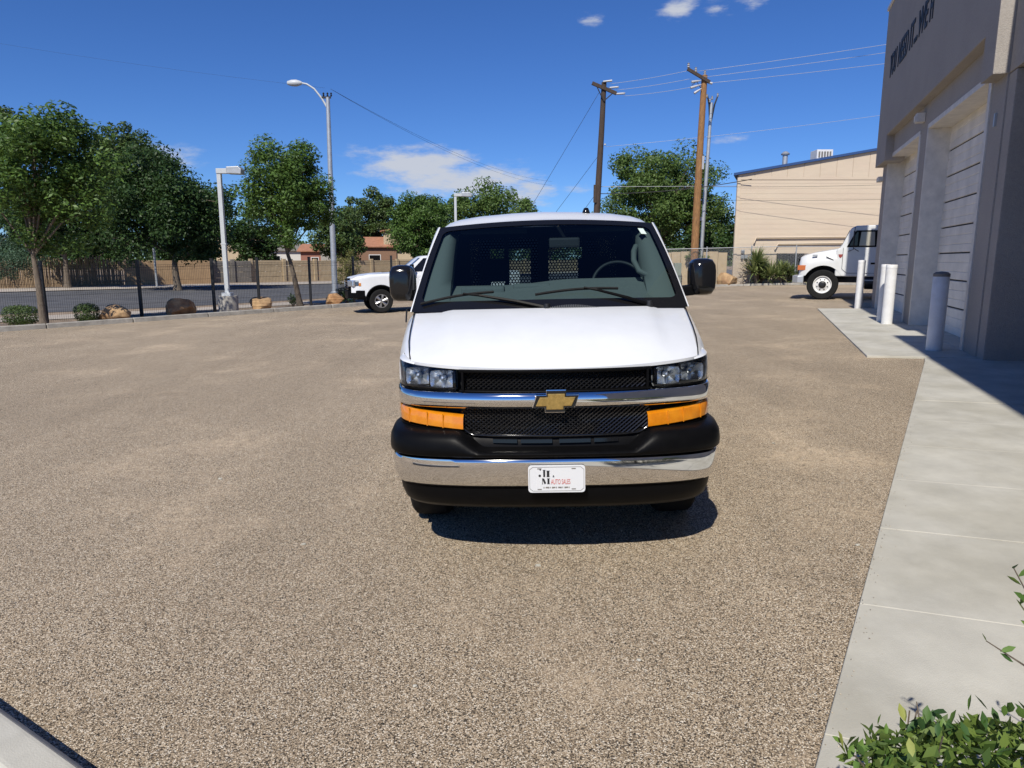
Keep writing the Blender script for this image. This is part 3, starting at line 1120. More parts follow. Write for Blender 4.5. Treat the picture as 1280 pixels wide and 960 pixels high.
HN = 24
rows = []
for j in range(18):
    t = j / 17
    line = []
    for i in range(-HN, HN + 1):
        s_ = i / HN
        xf = .815 * s_
        y0, z0 = hood_front(xf)
        xr = .885 * s_
        yr, zr = .85 + .18 * s_ * s_, 1.402 - .014 * s_ * s_
        tt = t
        y = lerp(y0, yr, tt)
        z = lerp(z0, zr, tt) + .030 * math.sin(math.pi * min(1, tt)) ** .8 * (1 - .35 * abs(s_) ** 3)
        if j == 0:
            z -= .016
            y += .012
        if j == 1:
            y = lerp(y0, yr, .015)
            z = lerp(z0, zr, .015) - .002
        # raised panel shoulders
        z += .013 * sstep(.05, .4, tt) * (1 - sstep(.72, .79, abs(s_)))
        x = lerp(xf, xr, tt)
        xm = Hd(y)
        if abs(x) > xm:
            x = math.copysign(xm, x)
        line.append((x, y, z))
    rows.append(line)
MB().grid(rows).build('hood', M_BODY, van, smooth=60)
for sg in (-1, 1):
    MB().tube([(sg * (Hd(y) + .003), y, zhe(y) + .004) for y in (.31, .36, .45, .55, .7, .85, 1.0)], .0040, 5).build('hood_seam', M_DARK, van)
# panel under the hood edge / inner gap so no light leaks
MB().grid([[(-.86, .34, 1.13), (.86, .34, 1.13)], [(-.86, 1.0, 1.36), (.86, 1.0, 1.36)]]).build('engine_bay', M_BLACKI, van)
AR, FAY, RAY, AZ = .455, 1.06, 4.42, .37


def zlow(y):
    z = .36
    for yc in (FAY, RAY):
        if abs(y - yc) < AR:
            z = max(z, AZ + math.sqrt(AR * AR - (y - yc) ** 2))
    if y < .515:
        z = max(z, zhe(y) - .012 - .03 * max(0, (y - .3) / .2))
    return z


def ztop(y):
    return zhe(y) if y < 1.04 else 1.40


ys = sorted(set([.30, .335, .36, .38, .405, .43, .46, .49, .5149, .5151] + [FAY + AR * math.sin(a * math.pi / 24) for a in range(-12, 13)] + [RAY + AR * math.sin(a * math.pi / 24) for a in range(-12, 13)] + [1.5, 2.0, 2.5, 3.0, 3.5, 3.9, 4.95, 5.2, 5.4, 5.5, 5.58]))


def xside(y, z):
    W = Wd(y)
    dd = ztop(y) - z
    x = W - .072 * max(0, 1 - dd / .11) ** 2 - .012 * max(0, (.75 - z) / .4) ** 2 - .02 * max(0, (z - .95) / .45)
    if y < .5:
        x = min(x, W)
    return x


for sg in (-1, 1):
    rows = []
    for y in ys:
        a, c = zlow(y), ztop(y)
        line = []
        for k in range(25):
            t = k / 24
            t = 1 - (1 - t) ** 1.5
            z = lerp(a, c, t)
            line.append((sg * xside(y, z), y, z))
        line.append((sg * (xside(y, c) - .02), y, c - .004))
        line.append((sg * (Hd(y) - .06), y, c - .012))
        rows.append(line)
    MB().grid(rows).build('side_panel', M_BODY, van, smooth=50)
    # wheel-arch liners
    for yc in (FAY, RAY):
        rr_ = [[(sg * (xside(yc, .8) - .012 - d_), yc + AR * math.sin(a * math.pi / 24), AZ + AR * math.cos(a * math.pi / 24)) for a in range(-12, 13)] for d_ in (0, .33)]
        MB().grid(rr_).build('arch_liner', M_BLACKI, van, smooth=60)

# upper body and roof
UP = [(.905, 1.40), (.893, 1.48), (.868, 1.62), (.835, 1.78), (.800, 1.92), (.775, 1.985), (.735, 2.022), (.66, 2.045), (.5, 2.066), (.25, 2.082), (0, 2.088)]
full = [(x, z) for x, z in UP] + [(-x, z) for x, z in UP[-2::-1]]


def ystart(x, z):
    if z < 1.975:
        return 1.04 + .60 * (z - 1.39) / .59
    return 1.64 - .075 * (1 - min(1, abs(x) / .78) ** 2)


vy = [0, .008, .018, .03, .045, .06, .08, .10, .16, .25, .4, .6, .8, .92, .97, 1.0]
rows = []
for t in vy:
    line = []
    for (x, z) in full:
        y0 = ystart(x, z)
        y = lerp(y0, 5.58, t)
        zz = z
        if z > 1.97:
            zz = z - .088 * math.exp(-((y - y0) / .20) ** 1.5) * min(1, (z - 1.95) / .08)
        if t > .95:
            zz -= .03 * (t - .95) / .05 * (1 if z > 1.9 else 0)
        line.append((x, y, zz))
    rows.append(line)
MB().grid(rows).build('roof', M_BODY, van, smooth=55)
# rear doors with two windows
rw = [(.96, .40), (.96, 1.40), (.80, 1.92), (.70, 2.0)]
b = MB()
b.box(-.94, .94, 5.55, 5.60, .40, 1.36)
b.box(-.82, .82, 5.55, 5.60, 1.86, 2.03)
b.box(-.88, -.62, 5.55, 5.60, 1.36, 1.86)
b.box(.62, .88, 5.55, 5.60, 1.36, 1.86)
b.box(-.10, .10, 5.55, 5.60, 1.36, 1.86)
b.build('rear_door', M_BODY, van)
for sg in (-1, 1):
    MB().box(min(sg * .10, sg * .62), max(sg * .10, sg * .62), 5.57, 5.58, 1.36, 1.86).build('rear_window', M_REARG, van)
MB().box(-.93, .93, .5, 5.55, .36, .42).build('floor', M_BLACKI, van)
for sg in (-1, 1):
    # front door glass, handle and seam
    q = []
    for (y, z) in ((1.36, 1.44), (2.05, 1.44), (2.05, 1.90), (1.72, 1.90)):
        q.append((sg * (interp([(1.40, .905), (1.62, .868), (1.78, .835), (1.92, .800)], z) + .006), y, z))
    MB().add(q, [(0, 1, 2, 3)]).build('door_window', M_GLOSSB, van, solid=.004)
    MB().box(sg * .985 - .012, sg * .985 + .012, 1.98, 2.14, 1.12, 1.15).build('door_handle', M_PLASTIC, van, bevel=.006)
    for yy in (1.47, 2.22):
        MB().tube([(sg * (xside(yy, z) + .0005), yy, z) for z in (.45, .7, 1.0, 1.2, 1.36)], .003, 4).build('door_seam', M_DARK, van)
    # bodyside moulding
    b = MB()
    b.box(sg * .985 - .01, sg * .985 + .008, 1.5, 3.9, .62, .68)
    b.build('side_moulding', M_PLASTIC, van, bevel=.005)


# wheels
def wheel(parent, c, r, w, sg, rim_r, kind='steel', name='wheel', yaw=0):
    wroot = empty(name, c, (0, 0, yaw))
    wroot.parent = parent
    h = w / 2
    MB().lathe([(rim_r, -h * .92), (rim_r + .02, -h), (r * .93, -h * .98), (r * .985, -h * .82), (r, -h * .55), (r, h * .55), (r * .985, h * .82), (r * .93, h * .98), (rim_r + .02, h), (rim_r, h * .92)], axis='x', n=40, close=True).build('tyre', M_RUBBER, wroot, smooth=35)
    if kind == 'steel':
        b_ = MB().lathe([(rim_r + .002, sg * h * .93), (rim_r * .94, sg * h * .88), (rim_r * .88, sg * h * .45), (rim_r * .6, sg * h * .5), (rim_r * .5, sg * h * .62), (rim_r * .3, sg * h * .66), (rim_r * .28, sg * h * .95), (0, sg * h)], axis='x', n=32)
        b_.build('rim', M_ALLOY, wroot, smooth=30)
        for k in range(8):
            t = 2 * math.pi * k / 8
            MB().lathe([(0, 0), (rim_r * .10, 0)], c=(sg * h * .56, rim_r * .73 * math.cos(t), rim_r * .73 * math.sin(t)), axis='x', n=10).build('rim_hole', M_DARK, wroot)
    elif kind == 'truck':
        b_ = MB().lathe([(rim_r + .002, sg * h * .93), (rim_r * .93, sg * h * .9), (rim_r * .88, sg * h * .5), (rim_r * .80, sg * h * .46), (rim_r * .74, sg * h * .62), (rim_r * .45, sg * h * .80), (rim_r * .42, sg * h * .86), (rim_r * .40, sg * h * .7)], axis='x', n=36)
        b_.build('rim', M_WHITE, wroot, smooth=30)
        for k in range(8):
            t = 2 * math.pi * (k + .5) / 8
            MB().lathe([(0, sg * .004), (rim_r * .075, sg * .004), (rim_r * .075, -sg * .02)], c=(sg * h * .74, rim_r * .6 * math.cos(t), rim_r * .6 * math.sin(t)), axis='x', n=10).build('rim_hole', M_DARK, wroot)
        MB().lathe([(rim_r * .42, sg * h * .7), (rim_r * .40, sg * h * 1.0), (rim_r * .3, sg * h * 1.16), (rim_r * .2, sg * h * 1.2), (0, sg * h * 1.2)], axis='x', n=20).build('hub', M_BLACKM, wroot, smooth=40)
    else:
        MB().lathe([(rim_r + .002, sg * h * .93), (rim_r * .95, sg * h * .9), (rim_r * .90, sg * h * .2), (0, sg * h * .2)], axis='x', n=32).build('rim_barrel', M_BLACKM, wroot, smooth=30)
        MB().lathe([(rim_r * 1.0, sg * h * .80), (rim_r * 1.0, sg * h * .95), (rim_r * .91, sg * h * .95), (rim_r * .91, sg * h * .80)], axis='x', n=32, close=True).build('rim_ring', M_ALLOY, wroot, smooth=30)
        for k in range(6):
            t = 2 * math.pi * k / 6 + .3
            b_ = MB()
            for dt_ in (-.13, .13):
                a = Vector((sg * h * .86, rim_r * .2 * math.cos(t), rim_r * .2 * math.sin(t)))
                c2 = Vector((sg * h * .90, rim_r * .93 * math.cos(t + dt_), rim_r * .93 * math.sin(t + dt_)))
                b_.tube([a, c2], [.030, .024], 6)
            b_.build('spoke', M_ALLOY, wroot, smooth=40)
        MB().lathe([(rim_r * .30, sg * h * .7), (rim_r * .28, sg * h * .95), (0, sg * h * .98)], axis='x', n=16).build('hub', M_ALLOY, wroot, smooth=40)
    return wroot


for sg in (-1, 1):
    for yc in (FAY, RAY):
        wheel(van, (sg * .81, yc, .375), .378, .25, sg, .215)
# axle and underbody pieces in the shade below the nose
MB().tube([(-.75, FAY, .36), (.75, FAY, .36)], .05, 8).box(-.35, .35, .5, 1.6, .28, .40).build('underbody', M_BLACKI, van)

# ---- windshield, frame, cowl
def ws(s_, t, off=0.0):
    """s_ -1..1 across, t 0..1 bottom to top"""
    hb, ht = .918, .774
    x = s_ * lerp(hb, ht, t)
    yb, zb = .86 + .19 * s_ ** 2, 1.400 - .012 * s_ * s_
    yt, zt = 1.565 + .075 * s_ ** 2, 1.998 - .035 * s_ * s_
    y = lerp(yb, yt, t) - .020 * math.sin(math.pi * t)
    z = lerp(zb, zt, t) + .024 * math.sin(math.pi * t)
    nv = Vector((s_ * .25, -.64, .76)).normalized()
    return (x + nv.x * off, y + nv.y * off, z + nv.z * off)


rows = [[ws(-1 + 2 * i / 32, j / 16) for i in range(33)] for j in range(17)]
MB().grid(rows).build('windshield', M_GLASS, van, smooth=180)
# black ceramic border as a ring
ring = []
NS = 28
outer, inner = [], []
S0, T0, T1 = .935, .135, .925


def rr_pt(k, n, s_, t0, t1, rad):
    return None


def loop(sx, t0, t1, r_, N=18):
    pts = []
    # rounded rectangle in (s, t)
    cs = [(sx - r_, t1 - r_ * .9, 0), (-sx + r_, t1 - r_ * .9, 90), (-sx + r_, t0 + r_ * .9, 180), (sx - r_, t0 + r_ * .9, 270)]
    for ci, (cx_, ct_, a0) in enumerate(cs):
        for k in range(7):
            t = R(a0 + 15 * k)
            pts.append((cx_ + r_ * math.cos(t), ct_ + r_ * .9 * math.sin(t)))
        nx = cs[(ci + 1) % 4]
        p0 = pts[-1]
        t = R(nx[2])
        p1 = (nx[0] + r_ * math.cos(t), nx[1] + r_ * .9 * math.sin(t))
        for k in range(1, N):
            pts.append((lerp(p0[0], p1[0], k / N), lerp(p0[1], p1[1], k / N)))
    return pts


lo_, li_ = loop(.999, .0, .999, .02), loop(.945, .095, .93, .065)
ro = [ws(a, c, .003) for a, c in lo_]
ri = [ws(a, c, .003) for a, c in li_]
rm = [ws(lerp(a[0], c[0], .5), lerp(a[1], c[1], .5), .003) for a, c in zip(lo_, li_)]
MB().grid([ro + [ro[0]], rm + [rm[0]], ri + [ri[0]]]).build('windshield_border', M_GLOSSB, van, smooth=180)
for sg in (-1, 1):
    # painted pillar strip outside the glass
    rows = []
    for k in range(13):
        t = k / 12
        p0 = Vector(ws(sg * 1.0, t, .006))
        z = p0.z
        xo = interp([(1.38, .922), (1.48, .908), (1.62, .880), (1.78, .846), (1.92, .811), (1.985, .786)], z)
        ye = ystart(.8, min(z, 1.97)) + .05
        rows.append([(sg * (abs(p0.x) - .002), p0.y - .002, p0.z), (sg * (abs(p0.x) + .006), p0.y + .004, p0.z + .002), (sg * xo, lerp(p0.y, ye, .6), z), (sg * (xo + .001), ye, z)])
    MB().grid(rows).build('pillar', M_BODY, van, smooth=60)
# cowl panel and its vent grille
rows = []
for (dy, dz) in ((-.055, -.004), (-.03, .004), (.03, .018), (.09, .045)):
    rows.append([(s_ * .9, .86 + .19 * s_ * s_ + dy, 1.393 - .012 * s_ * s_ + dz) for s_ in [-1 + i / 12 for i in range(25)]])
MB().grid(rows).build('cowl', M_PLASTIC, van, smooth=60)
M_FIN = mat('fin_grey', (0.16, 0.165, 0.17), 0.5)
for i in range(34):
    x = -.05 + i * .0112
    h_ = .024 * math.sin(math.pi * (i + .7) / 34.5) + .004
    yy = .86 + .19 * (x / .9) ** 2
    MB().box(x - .0016, x + .0016, yy - .03, yy + .03, 1.398, 1.404 + h_).build('vent_fin', M_FIN, van)
# wipers
for (px0, tips) in ((-.02, [(-.93, .06, .02), (-.40, .155, .03)]), (.72, [(-.10, .12, .025), (.50, .165, .03)])):
    wr = empty('wiper', (0, 0, 0))
    wr.parent = van
    (sa, ta, _), (sb, tb, _) = tips
    blade = [ws(lerp(sa, sb, k / 12), lerp(ta, tb, k / 12) + .02 * math.sin(math.pi * k / 12), .022) for k in range(13)]
    MB().tube(blade, .009, 5).build('blade', M_RUBBER, wr)
    mid = Vector(blade[7])
    base = Vector((px0 * .9, .86 + .19 * px0 ** 2 + .0, 1.415))
    MB().tube([base, base.lerp(mid, .35) + Vector((0, -.015, .012)), base.lerp(mid, .8) + Vector((0, -.018, .014)), mid + Vector((0, -.01, .008))], [.014, .012, .009, .008], 6).build('arm', M_PLASTIC, wr)
    MB().lathe([(0, .03), (.02, .026), (.024, 0), (.024, -.03)], c=base, n=14).build('pivot', M_BLACKM, wr, smooth=50)
# inspection sticker
p = [ws(.80, .955 - .05, -.004), ws(.855, .905, -.004), ws(.845, .845, -.004), ws(.79, .845, -.004)]
MB().add([ws(.835, .90, .004), ws(.885, .90, .004), ws(.895, .82, .004), ws(.845, .82, .004)], [(0, 1, 2, 3)]).build('sticker', mat('sticker_mint', (0.62, 0.74, 0.68), 0.5), van)

# ---- interior
# dashboard: top slopes up to a curved rear edge, higher on the driver's side
rows = []
for j in range(9):
    t = j / 8
    line = []
    for i in range(33):
        s_ = -1 + i / 16
        x = s_ * .84
        yf = .90 + .19 * s_ * s_
        yr = 1.40
        zr = 1.545 + .035 * sstep(-.35, .25, s_) - .03 * sstep(.80, 1, abs(s_))
        y = lerp(yf, yr, t)
        z = lerp(1.398, zr, t ** .85)
        line.append((x, y, z))
    rows.append(line)
rows.append([(p[0], 1.42, p[2] - .02) for p in rows[-1]])
rows.append([(p[0], 1.43, 1.0) for p in rows[-1]])
dash = MB().grid(rows).build('dashboard', M_DASH, van, smooth=40)
for (xa, xb, ya, yb, zz) in ((-.60, -.30, 1.24, 1.36, 1.545), (-.24, .02, 1.30, 1.385, 1.556)):
    MB().box(xa, xb, ya, yb, zz - .10, zz).build('dash_tray', M_DASH, dash, bevel=.02)
for sg in (-1, 1):
    rows = []
    for k in range(11):
        t = lerp(.0, .95, k / 10)
        a = Vector(ws(sg * .955, t, -.03))
        c2 = Vector(ws(sg * lerp(.74, .86, t), t, -.055))
        rows.append([a, a.lerp(c2, .5) + Vector((0, -.012, .01)), c2 + Vector((0, .05, 0)), c2 + Vector((0, .25, .02))])
    pt = MB().grid(rows).build('pillar_trim', M_TRIMG, van, smooth=60)
    if sg > 0:
        MB().tube([Vector(ws(.83, .80, -.10)), Vector(ws(.775, .70, -.08)), Vector(ws(.745, .58, -.08)), Vector(ws(.76, .46, -.08)), Vector(ws(.83, .42, -.09))], .020, 8).build('grab_handle', M_TRIMG, pt, smooth=60)
# steering wheel
swc = Vector((.53, 1.60, 1.52))
b = MB()
tilt = R(28)
ptsw = []
for k in range(49):
    t = 2 * math.pi * k / 48
    ptsw.append(swc + Vector((.19 * math.cos(t), .19 * math.sin(t) * math.sin(tilt), .19 * math.sin(t) * math.cos(tilt))))
b.tube(ptsw, .013, 8, cap=False)
b.tube([swc + Vector((-.18, 0, 0)), swc, swc + Vector((.18, 0, 0))], .02, 6)
b.build('steering_wheel', mat('wheel_grey', (0.05, 0.055, 0.06), 0.4), van, smooth=60)
# headliner, visors, mirror
MB().grid([[(-.72, 1.63, 1.955), (.72, 1.63, 1.955)], [(-.78, 2.6, 1.99), (.78, 2.6, 1.99)], [(-.78, 5.5, 1.99), (.78, 5.5, 1.99)]]).build('headliner', M_BLACKI, van)
for sg in (-1, 1):
    MB().box(min(sg * .14, sg * .62), max(sg * .14, sg * .62), 1.60, 1.78, 1.915, 1.94).build('sun_visor', M_HEADL, van, bevel=.008)
mi = MB().box(.02, .24, 1.50, 1.54, 1.80, 1.87).build('rear_view_mirror', mat('mirror_back', (0.06, 0.065, 0.07), 0.4), van, bevel=.015)
MB().tube([(.13, 1.52, 1.87), (.08, 1.50, 1.95)], .012, 6).build('mirror_stalk', M_BLACKI, mi)
# seats
for sg in (-1, 1):
    st = empty('seat', (sg * .42, 1.95, .42))
    st.parent = van
    MB().box(-.26, .26, -.05, .45, .35, .50).build('cushion', M_BLACKI, st, bevel=.04)
    MB().box(-.25, .25, .38, .50, .48, 1.08).build('backrest', M_BLACKI, st, bevel=.05)
    MB().box(-.13, .13, .40, .48, 1.12, 1.31).build('headrest', M_BLACKI, st, bevel=.035)
# perforated bulkhead
b = MB()
hx, hr = .027, .027 / 2
hy = hx * math.sqrt(3) / 2
PX, PZ0, PZ1 = .64, 1.36, 1.93
nrow = int((PZ1 - PZ0) / hy)
for j in range(nrow):
    z = PZ0 + (j + .5) * hy
    ncol = int(2 * PX / hx)
    for i in range(ncol):
        x = -PX + (i + .5 + (.5 if j % 2 else 0)) * hx
        Ro = hx / math.sqrt(3)
        Ri = hr * .80
        o_ = len(b.v)
        for rad in (Ro, Ri):
            for k in range(6):
                t = math.pi / 6 + k * math.pi / 3
                b.v.append((x + rad * math.cos(t), 2.62, z + rad * math.sin(t)))
        for k in range(6):
            b.f.append((o_ + k, o_ + (k + 1) % 6, o_ + 6 + (k + 1) % 6, o_ + 6 + k))
bh = b.build('bulkhead_mesh', M_BLACKI, van, recalc=False)
b = MB()
b.box(-.90, .90, 2.61, 2.635, .42, PZ0)
b.box(-.90, .90, 2.61, 2.635, PZ1 - .02, 2.0)
b.box(-.90, -PX, 2.61, 2.635, PZ0, PZ1)
b.box(PX, .90, 2.61, 2.635, PZ0, PZ1)
b.box(-.045, .045, 2.605, 2.64, PZ0, PZ1)
b.box(-.34, -.30, 2.605, 2.64, PZ0, PZ1)
b.box(.34, .38, 2.605, 2.64, PZ0, PZ1)
b.build('bulkhead_panel', M_BLACKI, van)
for sg in (-1, 1):
    MB().grid([[(sg * .88, 1.80, .42), (sg * .88, 5.5, .42)], [(sg * .86, 1.80, 1.38), (sg * .86, 5.5, 1.38)], [(sg * .72, 1.80, 1.96), (sg * .72, 5.5, 1.96)]]).build('inner_wall', M_BLACKI, van)

# ---- side mirrors and antenna
for sg in (-1, 1):
    mr_ = empty('side_mirror', (sg * 1.055 + .03, 1.36, 1.575))
    mr_.parent = van
    prof = []
    for k in range(20):
        t = 2 * math.pi * k / 20
        ce, se = math.cos(t), math.sin(t)
        pr = (abs(ce) ** 4 + abs(se) ** 4) ** (-1 / 4)
        prof.append((pr * ce, pr * se))
    rows = []
    for (dy, k) in ((-.075, .55), (-.07, .75), (-.05, .90), (-.02, .98), (.03, 1.0), (.075, .985), (.078, .93)):
        rows.append([(c_[0] * .090 * k, dy, c_[1] * .128 * k) for c_ in prof] + [(prof[0][0] * .090 * k, dy, prof[0][1] * .128 * k)])
    b = MB().grid(rows)
    b.f.append(tuple(range(20)))
    b.build('housing', M_GLOSSB, mr_, smooth=55)
    MB().prism([(c_[0] * .082, c_[1] * .118) for c_ in prof], .066, .074, 'y').build('mirror_glass', M_REFL, mr_)
    b = MB()
    b.prism([(-.005, -.118), (sg * -.16, -.135), (sg * -.16, -.06), (-.005, -.045)], -.035, .05, 'y')
    b.build('arm', M_PLASTIC, mr_, bevel=.014)
    an = MB().tube([(sg * .935, .93, 1.335), (sg * .93, .95, 1.42)], .006, 6)
    if sg < 0:
        an.build('washer_nozzle', M_BLACKM, van)
b = MB().lathe([(0, 0.055), (.016, .052), (.026, .03), (.032, .008), (.036, -.01), (.036, -.03)], c=(.315, 1.86, 2.045), n=18)
b.build('antenna_base', M_GLOSSB, van, smooth=60)
# ------------------------------------------------------------------ pickup truck
def car_side(parent, sg, ys_, Wf, zl, zt, material, name, nz=14, shoulder=.06, sh_h=.1, tuck=.03):
    rows = []
    for y in ys_:
        a, c = zl(y), zt(y)
        line = []
        for k in range(nz + 1):
            z = lerp(a, c, 1 - (1 - k / nz) ** 1.4)
            x = Wf(y) - shoulder * max(0, 1 - (c - z) / sh_h) ** 2 - tuck * max(0, (.75 - z) / .5) ** 2
            line.append((sg * x, y, z))
        line.append((sg * (Wf(y) - shoulder - .15), y, c + .012))
        rows.append(line)
    return MB().grid(rows).build(name, material, parent, smooth=45)


ram = empty('pickup_truck', (-4.84, 25.25, g(-4.7)), (0, -SL, R(-71.5)))
tag(ram, 'white pickup truck with black lower bumper parked behind the van', 'pickup truck')
rX, rFA, rRA, rAR, rAZ = .98, 1.02, 4.72, .50, .42
RY0 = -rFA                                   # origin at the front axle


def r_zl(y):
    z = .52
    for yc in (0, rRA - rFA):
        if abs(y - yc) < rAR:
            z = max(z, rAZ + math.sqrt(rAR ** 2 - (y - yc) ** 2))
    return max(z, .70) if y < -.5 else z


def r_zt(y):
    return interp([(-1.0, 1.16), (-.85, 1.24), (-.4, 1.32), (.7, 1.37), (.95, 1.36), (2.9, 1.36), (3.0, 1.42), (5.1, 1.42)], y)


def r_W(y):
    return interp([(-1.0, .80), (-.92, .88), (-.75, .95), (-.4, .98), (4.9, .98), (5.1, .95)], y)


rys = sorted(set([-1.0, -.95, -.9, -.8, -.7, -.6] + [rAR * math.sin(a * math.pi / 20) for a in range(-10, 11)] + [rRA - rFA + rAR * math.sin(a * math.pi / 20) for a in range(-10, 11)] + [.7, .9, 1.3, 1.9, 2.5, 2.9, 2.95, 3.05, 4.5, 4.8, 5.1]))
for sg in (-1, 1):
    car_side(ram, sg, rys, r_W, r_zl, r_zt, M_BODY, 'side_panel')
    for yc in (0, rRA - rFA):
        MB().grid([[(sg * (.965 - d_), yc + rAR * math.sin(a * math.pi / 20), rAZ + rAR * math.cos(a * math.pi / 20)) for a in range(-10, 11)] for d_ in (0, .35)]).build('arch_liner', M_BLACKI, ram)
        MB().tube([(sg * .982, yc + (rAR + .02) * math.sin(a * math.pi / 20), rAZ + (rAR + .02) * math.cos(a * math.pi / 20)) for a in range(-10, 11)], .03, 6).build('arch_flare', M_PLASTIC, ram, smooth=60)
        wheel(ram, (sg * .86, yc, .405), .405, .27, sg, .235, 'alloy')
# hood with raised centre and scoop
rows = []
for y in (-1.0, -.97, -.9, -.6, -.2, .3, .7, .85):
    line = []
    for i in range(-8, 9):
        s_ = i / 8
        w = r_W(y) - .065
        line.append((s_ * w, y - .05 * (1 - s_ * s_) * (1 if y < -.9 else 0), r_zt(y) + .01 + .05 * (1 - abs(s_) ** 3) - (.04 if y <= -1.0 else 0)))
    rows.append(line)
hd = MB().grid(rows).build('hood', M_BODY, ram, smooth=50)
for sg in (-1, 1):
    MB().box(sg * .45 - .12, sg * .45 + .12, .1, .38, 1.38, 1.41).build('hood_vent', M_PLASTIC, hd, bevel=.01)
# cab
cab = [(.84, .70, 1.38), (1.55, .62, 1.955), (1.9, .62, 1.985), (2.55, .62, 1.965), (2.92, .70, 1.38)]
rows = []
for (y, w, z) in [(.80, .86, 1.36), (1.50, .70, 1.93), (1.62, .69, 1.965), (2.0, .69, 1.985), (2.5, .69, 1.965), (2.62, .70, 1.93), (2.93, .86, 1.36)]:
    rows.append([(-.915, lerp(y, 1.85, .08) if z > 1.5 else y, 1.365), (-w - .02, y, z - .05 if z > 1.5 else z), (-w + .06, y, z), (0, y - (.05 if y < 1.7 else 0), z + (.015 if z > 1.5 else 0)), (w - .06, y, z), (w + .02, y, z - .05 if z > 1.5 else z), (.915, lerp(y, 1.85, .08) if z > 1.5 else y, 1.365)])
MB().grid(rows).build('cab', M_BODY, ram, smooth=35)
MB().add([(-.78, .885, 1.44), (.78, .885, 1.44), (.66, 1.43, 1.895), (-.66, 1.43, 1.895)], [(0, 1, 2, 3)]).build('windshield', M_GLOSSB, ram, solid=.03)
for sg in (-1, 1):
    for q in (((1.08, 1.42), (1.80, 1.42), (1.80, 1.88), (1.55, 1.88)), ((1.88, 1.42), (2.72, 1.42), (2.50, 1.88), (1.88, 1.88))):
        vs = [(sg * (lerp(.905, .735, (z - 1.365) / .55) + .012), y, z) for y, z in q]
        MB().add(vs, [(0, 1, 2, 3)]).build('side_window', M_GLOSSB, ram, solid=.006)
    for yy in (1.35, 2.25):
        MB().box(sg * .985 - .012, sg * .985 + .012, yy, yy + .2, 1.14, 1.18).build('door_handle', M_BODY, ram, bevel=.008)
    for yy in (.98, 1.84, 2.74):
        MB().tube([(sg * .984, yy, .56), (sg * .984, yy, 1.0), (sg * .970, yy, 1.25), (sg * .93, yy, 1.345)], .006, 4).build('door_seam', M_DARK, ram)
    m_r = MB().box(sg * 1.02 - .1, sg * 1.02 + .14, 1.02, 1.14, 1.40, 1.66).build('side_mirror', M_PLASTIC, ram, bevel=.03)
    MB().box(sg * .96 - .06, sg * .96 + .04, .7, 3.0, .42, .50).build('running_board', M_PLASTIC, ram, bevel=.02)
    hl = MB().obox((sg * .74, -.985, 1.02), (1, sg * .35, 0), (0, 1, 0), (0, 0, 1), .19, .05, .11).build('headlight', M_REFL, ram, bevel=.03)
    MB().obox((sg * .905, -.86, 1.03), (.25, sg * 1, 0), (1, 0, 0), (0, 0, 1), .10, .03, .09).build('headlight_side', M_LENS, hl, bevel=.02)
    MB().obox((sg * .955, -.72, .98), (.12, sg * 1, 0), (1, 0, 0), (0, 0, 1), .035, .012, .05).build('side_marker', M_ORANGE, ram)
MB().box(-.60, .60, -1.08, -.96, .80, 1.20).build('grille', M_PLASTIC, ram, bevel=.04)
for k in range(3):
    MB().box(-.55, .55, -1.10, -1.07, .88 + k * .1, .91 + k * .1).build('grille_slat', M_CHROME, ram)
MB().prism([(-.98, -.80), (-.6, -1.10), (.6, -1.10), (.98, -.80), (.98, -.55), (-.98, -.55)], .50, .78, 'z').build('bumper', M_PLASTIC, ram, bevel=.04)
MB().box(-.9, .9, 5.1, 5.25, .55, .75).build('rear_bumper', M_CHROME, ram, bevel=.03)
MB().box(-.93, .93, 5.05, 5.1, .7, 1.41).build('tailgate', M_BODY, ram)
MB().box(-.85, .85, -.8, 5.0, .45, .55).build('chassis', M_BLACKI, ram)
MB().box(-.60, .60, -.85, .8, .6, 1.25).build('engine_bay', M_BLACKI, ram)
MB().box(-.88, .88, 3.0, 5.05, .85, .9).build('bed_floor', M_BLACKI, ram)

# ------------------------------------------------------------------ white medium-duty truck beside the building
trk = empty('work_truck', (11.9, 26.9, g(11.9)), (0, 0, R(-115)))
trk.scale = (1.05, 1.05, 1.05)
tag(trk, 'white conventional-cab work truck half hidden by the service building', 'truck')
tAR, tAZ = .64, .54


def t_zl(y):
    z = .82
    if abs(y) < tAR:
        z = max(z, tAZ + math.sqrt(tAR ** 2 - y * y))
    if y > tAR:
        z = .80
    return z


def t_zt(y):
    return interp([(-.80, 1.36), (-.76, 1.46), (-.62, 1.53), (-.3, 1.62), (.2, 1.71), (.62, 1.77)], y)


def t_W(y):
    return interp([(-.80, .86), (-.72, .95), (-.55, 1.02), (.4, 1.04), (.55, 1.0), (.62, .97)], y)


